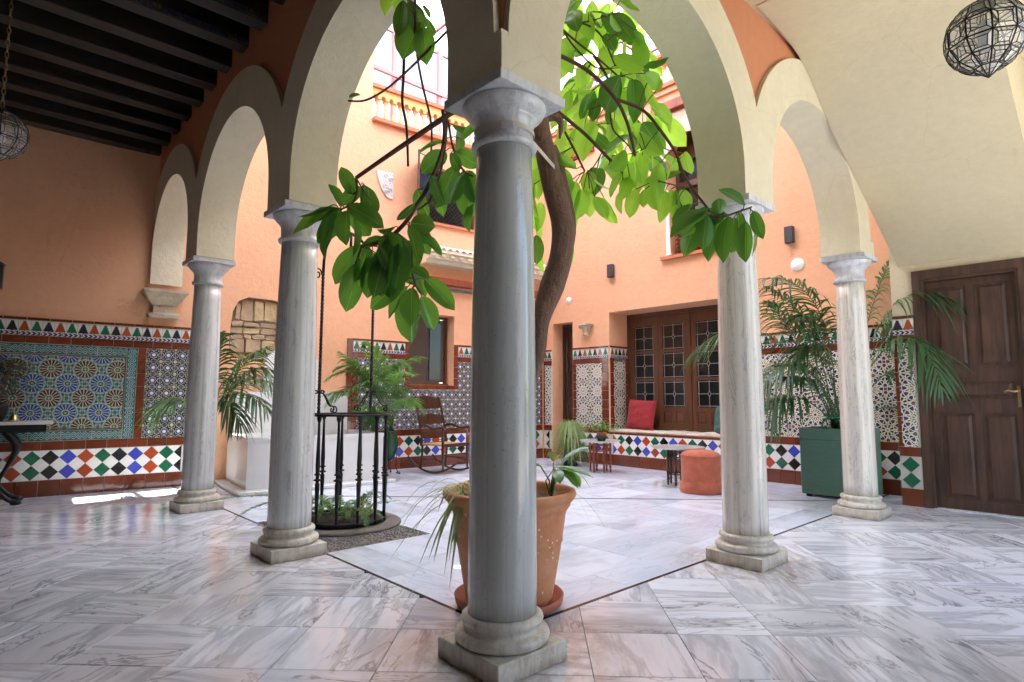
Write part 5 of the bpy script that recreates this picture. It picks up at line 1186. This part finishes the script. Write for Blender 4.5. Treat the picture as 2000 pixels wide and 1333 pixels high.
# leaf meshes are unit length; each size class gets its own shared mesh so the rib keeps its width
LC = {}
def leafmesh(L, w, v, backlit):
    k = (round(L, 2), round(w/5)*5, v, backlit)
    if k not in LC:
        m = MB(); L2 = k[0]; W = L2*max(.15, k[1]/100)
        m.v = [(x*W, y*L2, z*L2) for x, y, z in LEAFV[v].v]; m.f = LEAFV[v].f; m.sm = LEAFV[v].sm; m.mi = LEAFV[v].mi
        LC[k] = m.mesh('leaf', M_FIGBACKLIT if backlit else M_FIG)
    return LC[k]
camp = Vector(CAMP); extra = MB(); petioles = MB()
for i, (b0, b1, b2, t0, t1, t2, w) in enumerate(LEAVES):
    b = (b0, b1, b2); t = (t0, t1, t2)
    b = Vector(b)/1000; t = Vector(t)/1000; ax = t-b; L = ax.length
    if L < .05: continue
    L = min(L*(1.14 if i < 85 else 1.0)*R(.80, 1.14), .31)
    ya = ax.normalized(); toc = (camp - (b+t)/2).normalized()
    # the blade faces roughly the viewer's side or the sky, tilted at random
    nz = (toc*R(.3, 1) + Vector((0, 0, R(.1, .8))) + Vector((R(-.5, .5), R(-.5, .5), R(-.2, .2))))
    xa = ya.cross(nz).normalized(); za = xa.cross(ya)
    if R(0, 1) < .35: xa, za = -xa, -za
    M = Matrix(((xa.x, ya.x, za.x, b.x), (xa.y, ya.y, za.y, b.y), (xa.z, ya.z, za.z, b.z), (0, 0, 0, 1)))
    if i < 298:
        o = link('leaf', leafmesh(L, w*1.1, random.randrange(4), i >= 85 and R(0, 1) < .8), tr); o.matrix_local = IV @ M  # most leaves of the right mass get the copy coloured as backlit
    else:
        v = LEAFV[random.randrange(4)]; W = L*max(.2, w/100)
        extra.add([M @ Vector((x*W, y*L, z*L)) for x, y, z in v.v], v.f, True)
    nd = min(nodes, key=lambda n: (n-b).length) if nodes else b
    if (nd-b).length < .30:
        petioles.tube([nd, (nd+b)/2 + Vector((0, 0, .01)), b], .0028, 5, cap=False)
stuff(petioles.xf(IV).obj('leaf_stalk', M_TWIG, tr))
# crown above and behind, beyond the picture's top edge
random.seed(23)
for k in range(420):
    c = Vector((R(.2, 3.2), R(.3, 3.0), R(3.9, 5.6)))
    if abs(c.x-1.5)/1.7 + abs(c.y-1.4)/1.7 > 1.2: continue
    d = c - camp; dz_ = d.dot(Vector(CAMF)); v_ = 666 - 1153.7*d.dot(Vector(CAMU))/dz_; u_ = 1000 + 1153.7*d.dot(Vector(CAMR))/dz_
    if v_ > -20 and not (1110 < u_ < 1260 and v_ < 170): continue
    a = R(0, 2*pi); ya = Vector((cos(a), sin(a), R(-1.2, .1))).normalized(); nz = Vector((R(-.5, .5), R(-.5, .5), 1))
    xa = ya.cross(nz).normalized(); za = xa.cross(ya); L = R(.17, .25); v = LEAFV[k % 4]
    M = Matrix(((xa.x, ya.x, za.x, c.x), (xa.y, ya.y, za.y, c.y), (xa.z, ya.z, za.z, c.z), (0, 0, 0, 1)))
    extra.add([M @ Vector((x*L*.5, y*L, z*L)) for x, y, z in v.v], v.f, True)
stuff(extra.xf(IV).obj('upper_leaf', M_FIGBACKLIT, tr))

# big terracotta pot of the tree
pot = thing('terracotta_pot', 'tall terracotta pot with white flecks behind the corner column', 'pot', (.46, .46, 0))
MB().lathe([(.20, .012), (.262, .012), (.285, .03), (.292, .065), (.282, .068), (.272, .035), (.20, .03)], 48, caps=False).obj('saucer', M_SAUCER, pot)
MB().lathe([(.0, .03), (.218, .03), (.232, .05), (.262, .22), (.282, .335), (.288, .345), (.287, .36), (.305, .49), (.318, .515), (.328, .525), (.333, .545), (.352, .565), (.362, .585), (.358, .603), (.340, .610), (.322, .600), (.315, .57), (.308, .54), (0, .54)], 56, caps=False).obj('body', M_TERRA, pot)
MB().lathe([(.0, .555), (.15, .552), (.308, .543)], 32, caps=False).obj('soil', M_SOIL, pot)
# plants sharing the pot
pl = thing('spider_plant', 'spider plant with long arching striped leaves in the terracotta pot', 'spider plant', (.30, .58, .55)); m = MB(); random.seed(31)
for k in range(34):
    a = radians(R(115, 235)) if k < 26 else R(0, 6.28); blade(m, (R(-.05, .05), R(-.05, .05), 0), (cos(a), sin(a), R(.4, 1.6)), R(.30, .58), R(.016, .026), R(.7, 1.5))
m.obj('leaf_tuft', M_SPIDER, pl)
m = MB()
for k in range(4):
    blade(m, (-.14 - .02*k, .13, -.10 - .11*k), (-1, .6, R(-.2, .5)), R(.07, .14), .006, 1.2)
m.obj('runner', M_SPIDER, pl)
p2 = thing('leafy_pot_plant', 'broad dark leaves and one long pale blade on the right rim of the terracotta pot', 'pot plant', (.62, .30, .55))
for k, (a, e, L) in enumerate(((-.9, .9, .20), (-.2, .5, .17), (-1.6, .7, .16), (.6, 1.2, .18), (-.6, 1.6, .16), (2.6, 1.0, .15), (-2.2, .8, .13))):
    b = Vector((R(-.03, .03), R(-.03, .03), .07)); ya = Vector((cos(a), sin(a), e-1.1)).normalized(); xa = ya.cross(Vector((0, 0, 1))).normalized(); za = xa.cross(ya)
    base = b + Vector((cos(a)*.05, sin(a)*.05, .06 + .05*e))
    M = Matrix(((xa.x, ya.x, za.x, base.x), (xa.y, ya.y, za.y, base.y), (xa.z, ya.z, za.z, base.z), (0, 0, 0, 1)))
    MC = MB(); v = LEAFV[k % 4]; MC.add([(x*L*.5, y*L, z*L) for x, y, z in v.v], v.f, True); o = MC.obj('leaf', M_FIG, p2); o.matrix_local = M
    MB().tube([(0, 0, 0), b + Vector((0, 0, .03)), base], .004, 6).obj('stalk', M_BEGON, p2)
m = MB(); blade(m, (-.02, 0, .02), (.75, .1, .85), .62, .018, .75, seg=12); blade(m, (-.02, 0, .02), (.5, -.5, .9), .40, .010, 1.3); blade(m, (0, 0, .02), (.9, -.35, .5), .38, .008, 1.0); m.obj('pale_blade', M_SPIDER, p2)

# well ferns
fn = thing('well_fern', 'green ferns and dry stalks growing inside the well cage', 'fern', (.755, 2.93, .03)); random.seed(12)
for k in range(30):
    a = R(0, 2*pi); r = R(.05, .24); b = Vector((r*cos(a)*.8, r*sin(a)*.8, 0)); L = R(.18, .40); d = Vector((cos(a), sin(a), 0))
    if k == 0: d = Vector((-.80, .30, 0)); L = .95; b = Vector((-.2, .1, .05))
    if k == 1: d = Vector((-.76, .22, 0)); L = .85; b = Vector((-.2, .0, .03))
    z1 = .22 if k < 2 else R(.10, .26); ze = (.17, .06)[k] if k < 2 else R(-.02, .14)
    me = frond_mesh([b, b + d*L*.25 + Vector((0, 0, z1)), b + d*L*.7 + Vector((0, 0, z1)), b + d*L + Vector((0, 0, ze))], .10 if k < 2 else .06, M_FERN, 44 if k < 2 else 22, .010 if k < 2 else .009, .15, .15, rr=.003, spread=80, blunt=True, seed=k)
    link('frond', me, fn)
m = MB()
for k in range(26):
    a = R(-1.2, .4); r = R(.1, .3); m.tube([(r*cos(a), r*sin(a), 0), (r*cos(a)+R(-.03, .03), r*sin(a)+R(-.03, .03), R(.08, .2))], .0035, 4)
m.obj('dry_stalk', M_DRY, fn)
m = MB()
for k in range(260): a = R(0, 6.28); blade(m, (R(-.25, .25)*.9, R(-.25, .25)*.9, 0), (cos(a), sin(a), R(.3, 1.5)), R(.05, .13), .006, .8, seg=3)
stuff(m.obj('undergrowth', M_GREYLEAF, fn)); MB().lathe([(0, -.004), (.33, -.004), (.33, .012), (0, .03)], 30, caps=False).obj('soil', M_SOIL, fn)

# ------------------------------------------------------------------ palms
def palm(key, label, loc, mat, leaflen, wid, droop, n=34, spread=62, rr=.008):
    t = thing('potted_palm', label, 'palm', loc); I = Vector(loc)
    for k, c in enumerate(PALMS[key]):
        c = [Vector(p) for p in c]; c[0] = I + Vector((R(-.05, .05), R(-.05, .05), 0)); c = [p - I for p in c]
        link('frond', frond_mesh(c, leaflen*R(.85, 1.1), mat, n, wid, .38, droop, rr=rr, spread=spread, seed=k+len(key)), t)
    return t
random.seed(40)
pr_ = palm('right', 'tall kentia palm with arching fronds in the green planter', (5.62, .52, .70), M_PALM, .46, .034, .75, 34, 55)
palm('left', 'palm with broad drooping leaflets beside the left fountain edge', (.30, 5.55, .62), M_PALM, .38, .036, .75, 26, 58)
palm('mid', 'bushy green palm in the amphora at the right end of the fountain', (2.76, 5.48, .62), M_PALM2, .30, .030, .40, 34, 60)
m = MB()
for k in range(60):
    a = R(0, 6.28); blade(m, (R(-.12, .12), R(-.12, .12), .0), (cos(a)*.4, sin(a)*.4, 1.2), R(.3, .75), .012, .3)
m.obj('young_stem', M_PALM, pr_)
# green planter
gp = thing('green_planter', 'large ribbed green square planter box under the tall palm', 'planter', (5.62, .52, 0))
MB().prism(rect(-.32, .32, -.32, .32), .64, .76, [rect(-.285, .285, -.285, .285)], axes='xy').obj('rim', M_PLANTER, gp)
MB().box(-.32, .32, -.32, .32, .03, .6395, bev=.008).obj('box', M_PLANTER, gp); MB().box(-.284, .284, -.284, .284, .641, .70).obj('soil', M_SOIL, gp)
for sx in (-1, 1):
    for sy in (-1, 1): MB().lathe([(.03, 0), (.03, .03)], 12, c=(sx*.26, sy*.26)).obj('foot', M_IRON, gp)
hz = thing('garden_hose', 'coil of green hose resting on the planter rim', 'hose', (5.33, .47, .77)); MB().tube([(0, .13*cos(a), .02 + .10*sin(a)) for a in [pi*k/12 for k in range(13)]], .011, 8).obj('coil', M_GREEN, hz)
# amphora jars on iron stands
def jar(label, loc, s=1.0):
    t = thing('glazed_jar', label, 'jar', loc)
    MB().lathe([(0, .20), (.05, .20), (.075, .24), (.125, .36), (.14, .45), (.125, .53), (.09, .575), (.085, .60), (.105, .615), (.10, .622), (.075, .60), (0, .59)], 32, caps=False).obj('body', M_GJAR, t)
    MB().tube(ringp(.10, .245, 24), .006, 6).obj('stand_ring', M_IRON, t)
    for k in range(4):
        a = pi/4 + k*pi/2; pts = [(.10*cos(a), .10*sin(a), .40), (.115*cos(a), .115*sin(a), .24), (.11*cos(a), .11*sin(a), .12), (.14*cos(a), .14*sin(a), .03)] + [((.14 + .03*sin(q))*cos(a), (.14 + .03*sin(q))*sin(a), .035 - .02*cos(q)*(1-q/9)) for q in [w_*.7 for w_ in range(1, 9)]]
        MB().tube(pts, .006, 6).obj('stand_leg', M_IRON, t)
    return t
jar('green glazed jar on a black iron stand at the right end of the fountain', (2.72, 5.46, 0))
jar('green glazed jar between the leftmost column and the fountain', (.30, 5.55, 0))

# ------------------------------------------------------------------ rocking chair
rk = thing('rocking_chair', 'dark wooden rocking chair with cane seat below the courtyard window', 'rocking chair', (3.50, 5.22, 0), radians(-84))
# local +x is the sitter's forward, y across
for s in (-1, 1):
    y = s*.24
    MB().tube([(x, y, .02 + .16*((x-.02)/.5)**2) for x in [-.52 + k*.08 for k in range(14)]], .016, 8).obj('rocker', M_CHAIR, rk)
    MB().tube(catm([(-.22, y, .06), (-.20, y, .25), (-.20, y, .42), (-.26, y, .70), (-.36, y, 1.02), (-.40, y, 1.10)], 4), .017, 8).obj('back_post', M_CHAIR, rk)
    MB().tube([(.26, y, .06), (.25, y, .30), (.25, y, .64)], [.015, .022, .016], 8).obj('front_leg', M_CHAIR, rk)
    MB().tube(catm([(-.27, y, .66), (-.12, y*1.08, .69), (.08, y*1.12, .64), (.26, y*1.1, .66), (.33, y*1.1, .62)], 4), .019, 8).obj('armrest', M_CHAIR, rk)
    MB().tube([(-.20, y, .20), (.25, y, .20)], .010, 6).obj('side_stretcher', M_CHAIR, rk)
MB().box(-.22, .28, -.25, .25, .40, .425, bev=.006).obj('seat', M_CANE, rk)
for x in (-.215, .27): MB().box(x-.015, x+.015, -.26, .26, .385, .435, bev=.004).obj('seat_rail', M_CHAIR, rk)
for z0, z1, x0 in ((.93, 1.07, -.37), (.70, .82, -.295), (.49, .57, -.225)):
    m = MB(); n = 10; vs = []
    for i in range(n+1):
        y = -.235 + .47*i/n; b = .03*sin(pi*i/n)
        for dx in (0, .016):
            vs += [(x0-b+dx+.0, y, z0 - .01*sin(pi*i/n)), (x0-b+dx-.03, y, z1 + (.05 if z1 > 1 else .03)*sin(pi*i/n))]
    F = []
    for i in range(n): a = i*4; F += [(a, a+4, a+5, a+1), (a+2, a+3, a+7, a+6), (a+1, a+5, a+7, a+3), (a, a+2, a+6, a+4)]
    m.add(vs, F, False).obj('back_slat', M_CHAIR, rk)
for z in (.18, .28): MB().tube([(.25, -.24, z), (.25, .24, z)], .010, 6).obj('front_stretcher', M_CHAIR, rk)

# ------------------------------------------------------------------ tray tables
def tray_table(label, loc, r, h, mat, n, rl, rot=0):
    t = thing('tray_table', label, 'tray table', loc, rot)
    MB().lathe([(0, h-.006), (r*.92, h-.006), (r, h+.012), (r+.004, h+.010), (r*.93, h-.012), (0, h-.012)], 48, caps=False).obj('metal_tray', M_SILVER, t)
    for k in range(n):
        a = 2*pi*k/n; x, y = rl*cos(a), rl*sin(a)
        MB().lathe([(.010, 0), (.014, .03), (.013, .06), (.020, .075), (.014, .09), (.018, .16), (.016, h-.15), (.021, h-.14), (.018, h-.04), (.018, h-.013)], 10, c=(x, y)).obj('leg', mat, t)
    for k in range(n):
        a, b = 2*pi*k/n, 2*pi*(k+1)/n
        for z in (h-.06, h-.14, .14):
            MB().tube([(rl*cos(a), rl*sin(a), z), (rl*cos(b), rl*sin(b), z)], .010, 6).obj('rail', mat, t)
    return t
tray_table('round metal tray table on red turned legs, holding a small plant', (5.28, 3.72, 0), .30, .455, M_REDWOOD, 6, .15)
tray_table('round metal tray table on dark carved legs next to the pouf', (4.98, 2.22, 0), .33, .47, M_OLDWOOD, 6, .13, .3)
# small plant on the first tray
sp_ = thing('small_pot_plant', 'small leafy pot plant standing on the red-legged tray table', 'pot plant', (5.24, 3.66, .455))
MB().lathe([(0, 0), (.055, 0), (.075, .06), (.082, .07), (.07, .072), (.06, .06), (0, .06)], 24, caps=False).obj('lower_pot', M_GJAR, sp_)
MB().lathe([(0, .061), (.055, .061), (.075, .12), (.07, .13), (.05, .12), (0, .12)], 24, caps=False).obj('pot', M_SAUCER, sp_)
random.seed(50); m = MB()
for k in range(130):
    a = R(0, 6.28); r = R(0, .24); c = Vector((r*cos(a), r*sin(a), .17 + R(0, .14) - r*.25)); d = (cos(a), sin(a), R(-.4, .8)); blade(m, c, d, R(.05, .085), R(.03, .05), .4, seg=3)
stuff(m.obj('foliage', M_BEGON, sp_))
m = MB()
for k in range(16): a = R(0, 6.28); r = R(.05, .2); m.tube([(0, 0, .11), (r*cos(a)*.5, r*sin(a)*.5, .2), (r*cos(a), r*sin(a), .22)], .003, 4)
m.obj('stems', M_TWIG, sp_); sp_.children[-1].name = 'stem'
# spider plant pot by the back doorway
sd = thing('hanging_spider_plant', 'large pale spider plant cascading beside the back doorway', 'spider plant', (5.55, 4.55, .50)); random.seed(51)
MB().lathe([(0, 0), (.09, 0), (.12, .16), (.11, .165), (.09, .14), (0, .14)], 24, caps=False).obj('pot', M_SAUCER, sd)
MB().lathe([(.11, -.499), (.13, -.499), (.10, -.44), (.03, -.40), (.025, -.1), (.09, -.03), (.11, -.001)], 16).obj('pedestal', M_IRON, sd)
m = MB()
for k in range(330):
    a = R(0, 6.28); blade(m, (R(-.04, .04), R(-.04, .04), .14), (cos(a), sin(a), R(.3, 2.2)), R(.30, .60), R(.012, .018), R(1.0, 2.0), seg=6)
stuff(m.obj('arching_leaf', M_SPIDER, sd))
m = MB()
for k in range(200):
    a = R(0, 6.28); r = R(.12, .27); blade(m, (r*cos(a), r*sin(a), R(-.42, -.1)), (cos(a), sin(a), R(-1, .6)), R(.10, .2), .012, .8, seg=4)
stuff(m.obj('trailing_leaf', M_BEGON, sd))

# ------------------------------------------------------------------ pouf, cushions
pf_ = thing('leather_pouf', 'round terracotta suede pouf beside the dark-legged tray table', 'pouf', (4.66, 1.72, 0))
m = MB(); n = 48; pr = [(.232, .005), (.238, .03), (.236, .11), (.228, .118), (.225, .15), (.224, .30), (.226, .42), (.222, .435), (.205, .455), (.15, .482), (.07, .497), (0, .50)]
vs = []
for j, (r, z) in enumerate(pr):
    for k in range(n):
        a = 2*pi*k/n; w_ = 1 + (.035*sin(a*3+1)+.02*sin(a*7) if j < 3 else .006*sin(a*5+z*9)); vs.append((r*w_*cos(a), r*w_*sin(a), z + (.006*sin(a*4) if 1 < j < 3 else 0)))
m.add(vs, [(j*n+k, j*n+(k+1) % n, (j+1)*n+(k+1) % n, (j+1)*n+k) for j in range(len(pr)-1) for k in range(n)], True)
m.obj('body', M_LEATHER, pf_); MB().tube(ringp(.227, .428, 40), .006, 6).obj('piping', M_LEATHER, pf_)
MB().box(-.03, .03, -.246, -.236, .01, .11, bev=.004).obj('stitched_flap', M_LEATHER, pf_, rot=radians(10))
def cushion(label, loc, rot, s, mat, th=.14):
    t = thing('cushion', label, 'cushion', loc)
    m = MB(); n = 18
    for sd_ in (1, -1):
        vs = []
        for i in range(n+1):
            for j in range(n+1):
                u, v = i/n*2-1, j/n*2-1
                k = max(0, (1-u**4)*(1-v**4))**.55; pin = 1 - .07*(1-abs(u)**2)*abs(v)**3 ; pin2 = 1 - .07*(1-abs(v)**2)*abs(u)**3
                wr = .012*sin(u*7+v*3)*k + .010*sin(v*11-u*4)*k
                vs.append((u*s/2*pin2, sd_*(th/2*k + wr*.6 + .001), v*s/2*pin))
        F = [(i*(n+1)+j, (i+1)*(n+1)+j, (i+1)*(n+1)+j+1, i*(n+1)+j+1) for i in range(n) for j in range(n)]
        m.add(vs, [f[::-1] for f in F] if sd_ > 0 else F, True)
    m.obj('cover', mat, t, rot=rot)
    q = MB().tube([(-s/2*.97, 0, -s/2*.97), (0, 0, -s/2*.95), (s/2*.97, 0, -s/2*.97), (s/2*.95, 0, 0), (s/2*.97, 0, s/2*.97), (0, 0, s/2*.95), (-s/2*.97, 0, s/2*.97), (-s/2*.95, 0, 0), (-s/2*.97, 0, -s/2*.97)], .005, 5); q.obj('seam', mat, t, rot=rot)
    return t
cushion('crimson square cushion leaning at the left end of the bench', (6.42, 3.78, .82), (radians(-13), radians(3), radians(-83)), .50, M_REDC)
cushion('dark green cushion on the bench behind the streaked column', (6.34, 2.24, .78), (radians(-20), radians(-8), radians(-100)), .46, M_GREENC)
cu = thing('bench_pad', 'long beige canvas pad lying on the tiled bench', 'bench pad', (6.12, 2.99, .546))
m = MB(); nx, ny = 4, 40; vs = []
for side in (0, 1):
    for i in range(nx+1):
        for j in range(ny+1):
            x = -.012 + .50*i/nx; y = -1.18 + 2.36*j/ny; z = (.032 + .006*sin(y*9) + (.025*math.exp(-((y+.55)/.08)**2)) + .004*sin(y*31+x*9)) if side else .001
            vs.append((x, y, z))
N_ = (nx+1)*(ny+1); ix = lambda s, i, j: s*N_ + i*(ny+1) + j
F = [(ix(1, i, j), ix(1, i+1, j), ix(1, i+1, j+1), ix(1, i, j+1)) for i in range(nx) for j in range(ny)] + [(ix(0, 0, j), ix(1, 0, j), ix(1, 0, j+1), ix(0, 0, j+1)) for j in range(ny)]
m.add(vs, F, True).obj('canvas', M_BEIGE, cu)

# ------------------------------------------------------------------ left gallery furniture
tb_ = thing('console_table', 'marble topped console table on black cast iron legs at the left edge', 'console table', fp(FRW, -1.62, -.30), FRW[1])
MB().box(-.75, .62, -.24, .24, .805, .835, bev=.006).obj('marble_top', M_FOUNT, tb_)
MB().box(-.70, .57, -.20, .20, .73, .8045).obj('apron', M_IRON, tb_)
for x in (.24, -.60):
    for y in (-.17, .15):
        s = 1 if x > 0 else -1
        MB().tube(catm([(x, y, .73), (x+.10*s, y, .58), (x+.03*s, y, .36), (x-.04*s, y, .20), (x+.04*s, y-.01, .08), (x+.12*s, y-.02, .03)], 5), lerpl([.028, .032, .022, .020, .024, .022], 26), 10).obj('leg', M_IRON, tb_)
        MB().lathe([(0, 0), (.04, .004), (.05, .02), (.035, .045), (0, .05)], 12, c=(x+.13*s, y-.02), caps=False).obj('paw_foot', M_IRON, tb_)
bl = thing('brass_bell', 'small brass bell on the marble console top', 'bell', fp(FRW, -1.33, -.32, .835), FRW[1])
MB().lathe([(.045, 0), (.05, .008), (.035, .03), (.028, .06), (.01, .075)], 20).obj('cup', M_BRASS, bl); MB().lathe([(.006, .075), (.009, .10), (.005, .115), (.011, .13), (0, .14)], 12, caps=False).obj('handle', M_BRASS, bl)
vp = thing('flowering_plant', 'grey-green plant with white flowers in a dark vase at the left edge', 'plant', fp(FRW, -1.47, -.30, .835), FRW[1])
MB().lathe([(0, 0), (.06, 0), (.09, .08), (.10, .16), (.08, .2), (.06, .19), (0, .18)], 24, caps=False).obj('vase', M_IRON, vp)
random.seed(60); m = MB()
for k in range(420):
    a = R(0, 6.28); h = R(.1, .62); r = R(0, .30)*(.6 + .6*sin(pi*min(1, h/.65))); blade(m, (r*cos(a), r*sin(a)*.7, .2+h*.75), (cos(a), sin(a), R(-.6, 1)), R(.05, .11), R(.02, .035), .5, seg=3)
stuff(m.obj('foliage', M_GREYLEAF, vp)); m = MB()
for k in range(20):
    a = R(0, 6.28); r = R(.05, .27); c = Vector((r*cos(a), r*sin(a)*.7, .2 + R(.36, .60)))
    for q in range(6): b = q*pi/3; blade(m, c, (cos(b), sin(b), .5), .035, .02, .2, seg=2)
m.obj('flower', M_FLOWER, vp)
m = MB()
for k in range(12): a = R(0, 6.28); m.tube([(0, 0, .15), (.1*cos(a), .08*sin(a), .4), (.2*cos(a), .14*sin(a), .65)], .004, 5)
m.obj('stalk', M_TWIG, vp)
ws = thing('wall_lantern', 'dark slim wall lantern above the left mosaic panel', 'wall light', fp(FRW, -1.58, 0, 2.38), FRW[1])
MB().box(-.06, .06, -.14, -.03, -.14, .12, bev=.008).obj('housing', M_CHARC, ws); MB().box(-.03, .03, -.03, 0, -.05, .05).obj('bracket', M_CHARC, ws); MB().add([(-.07, -.15, .121), (.07, -.15, .121), (.07, -.02, .121), (-.07, -.02, .121), (0, -.085, .18)], [(0, 3, 2, 1), (0, 1, 4), (1, 2, 4), (2, 3, 4), (3, 0, 4)]).obj('cap', M_CHARC, ws)
# terracotta leather chair at the right edge
ch = thing('leather_chair', 'terracotta leather chair back with brass studs at the right edge', 'chair', (1.62, -2.03, 0), radians(35))
for x in (-.22, .22):
    for y in (-.2, .2): MB().box(x-.02, x+.02, y-.02, y+.02, 0, .44 if y < 0 else 1.22).obj('leg', M_DWOOD, ch)
MB().box(-.24, .24, -.22, .22, .441, .50, bev=.01).obj('seat', M_LEATHER, ch); MB().box(-.195, .195, .185, .215, .72, 1.20, bev=.006).obj('backrest', M_LEATHER, ch)
# ------------------------------------------------------------------ lanterns
def lantern(label, c, r, top, chain_mat):
    t = thing('glass_lantern', label, 'lantern', c, .3, 'faceted glass lanterns')
    fr_ = MB(); g = MB(); NM = 10
    rings = [(.30, .98), (.72, .72), (.98, .28), (.98, -.28), (.74, -.70), (.34, -.98)]
    pt = lambda i, j, o=1: Vector((rings[i][0]*r*cos(2*pi*j/NM + (i % 2)*0)*o, rings[i][0]*r*sin(2*pi*j/NM)*o, rings[i][1]*r*o))
    for i in range(len(rings)):
        for j in range(NM):
            fr_.tube([pt(i, j), pt(i, j+1)], r*.024, 5, cap=False)
            if i < len(rings)-1:
                q4 = [pt(i, j), pt(i, j+1), pt(i+1, j+1), pt(i+1, j)]
                fr_.tube([q4[0], q4[3]], r*.026, 5, cap=False)
                c_ = sum(q4, Vector())/4; inn_ = [c_*1.07 + (p-c_)*.60 for p in q4]
                for k in range(4): fr_.tube([inn_[k], inn_[(k+1) % 4]], r*.015, 4, cap=False); fr_.tube([q4[k], inn_[k]], r*.015, 4, cap=False)
                g.add(q4 + inn_, [(4, 5, 6, 7)] + [(k, (k+1) % 4, 4+(k+1) % 4, 4+k) for k in range(4)])
    tip = Vector((0, 0, -1.28*r))
    for j in range(0, NM): fr_.tube([pt(5, j), tip], r*.018, 4, cap=False); g.add([pt(5, j), pt(5, j+1), tip], [(0, 1, 2)])
    g.obj('glass', M_LGLASS, t); fr_.obj('metal_frame', M_BRONZE, t)
    MB().lathe([(r*.12, -r*.45), (r*.2, -r*.25), (r*.2, r*.2), (r*.1, r*.45), (r*.05, r*.5)], 16).obj('bulb', M_BULB, t)
    MB().lathe([(r*.30, r*.98), (r*.16, r*1.1), (r*.05, r*1.25)], 12).obj('crown_cap', chain_mat, t)
    h = top - c[2] - r*1.25; m = MB(); n = max(3, int(h/.045))
    for k in range(n):
        z = r*1.25 + h*(k+.5)/n; L = h/n*.62; a = (k % 2)*pi/2
        m.tube([(.011*cos(q)*cos(a), .011*cos(q)*sin(a), z + L*sin(q)) for q in [2*pi*i/8 for i in range(9)]], .0035, 4, cap=False)
    m.obj('chain', chain_mat, t); MB().lathe([(.05, h + r*1.25 - .03), (.03, h + r*1.25 - .001)], 12).obj('ceiling_rose', chain_mat, t)
    return t
lantern('large faceted glass lantern hanging at the upper right', (LANR[0], LANR[1], LANR[2]), .165, 3.945, M_BRONZE)
lantern('faceted glass lantern on a long chain at the left edge under the beams', (LANL[0], LANL[1], LANL[2]), .165, 4.10, M_BRASS)
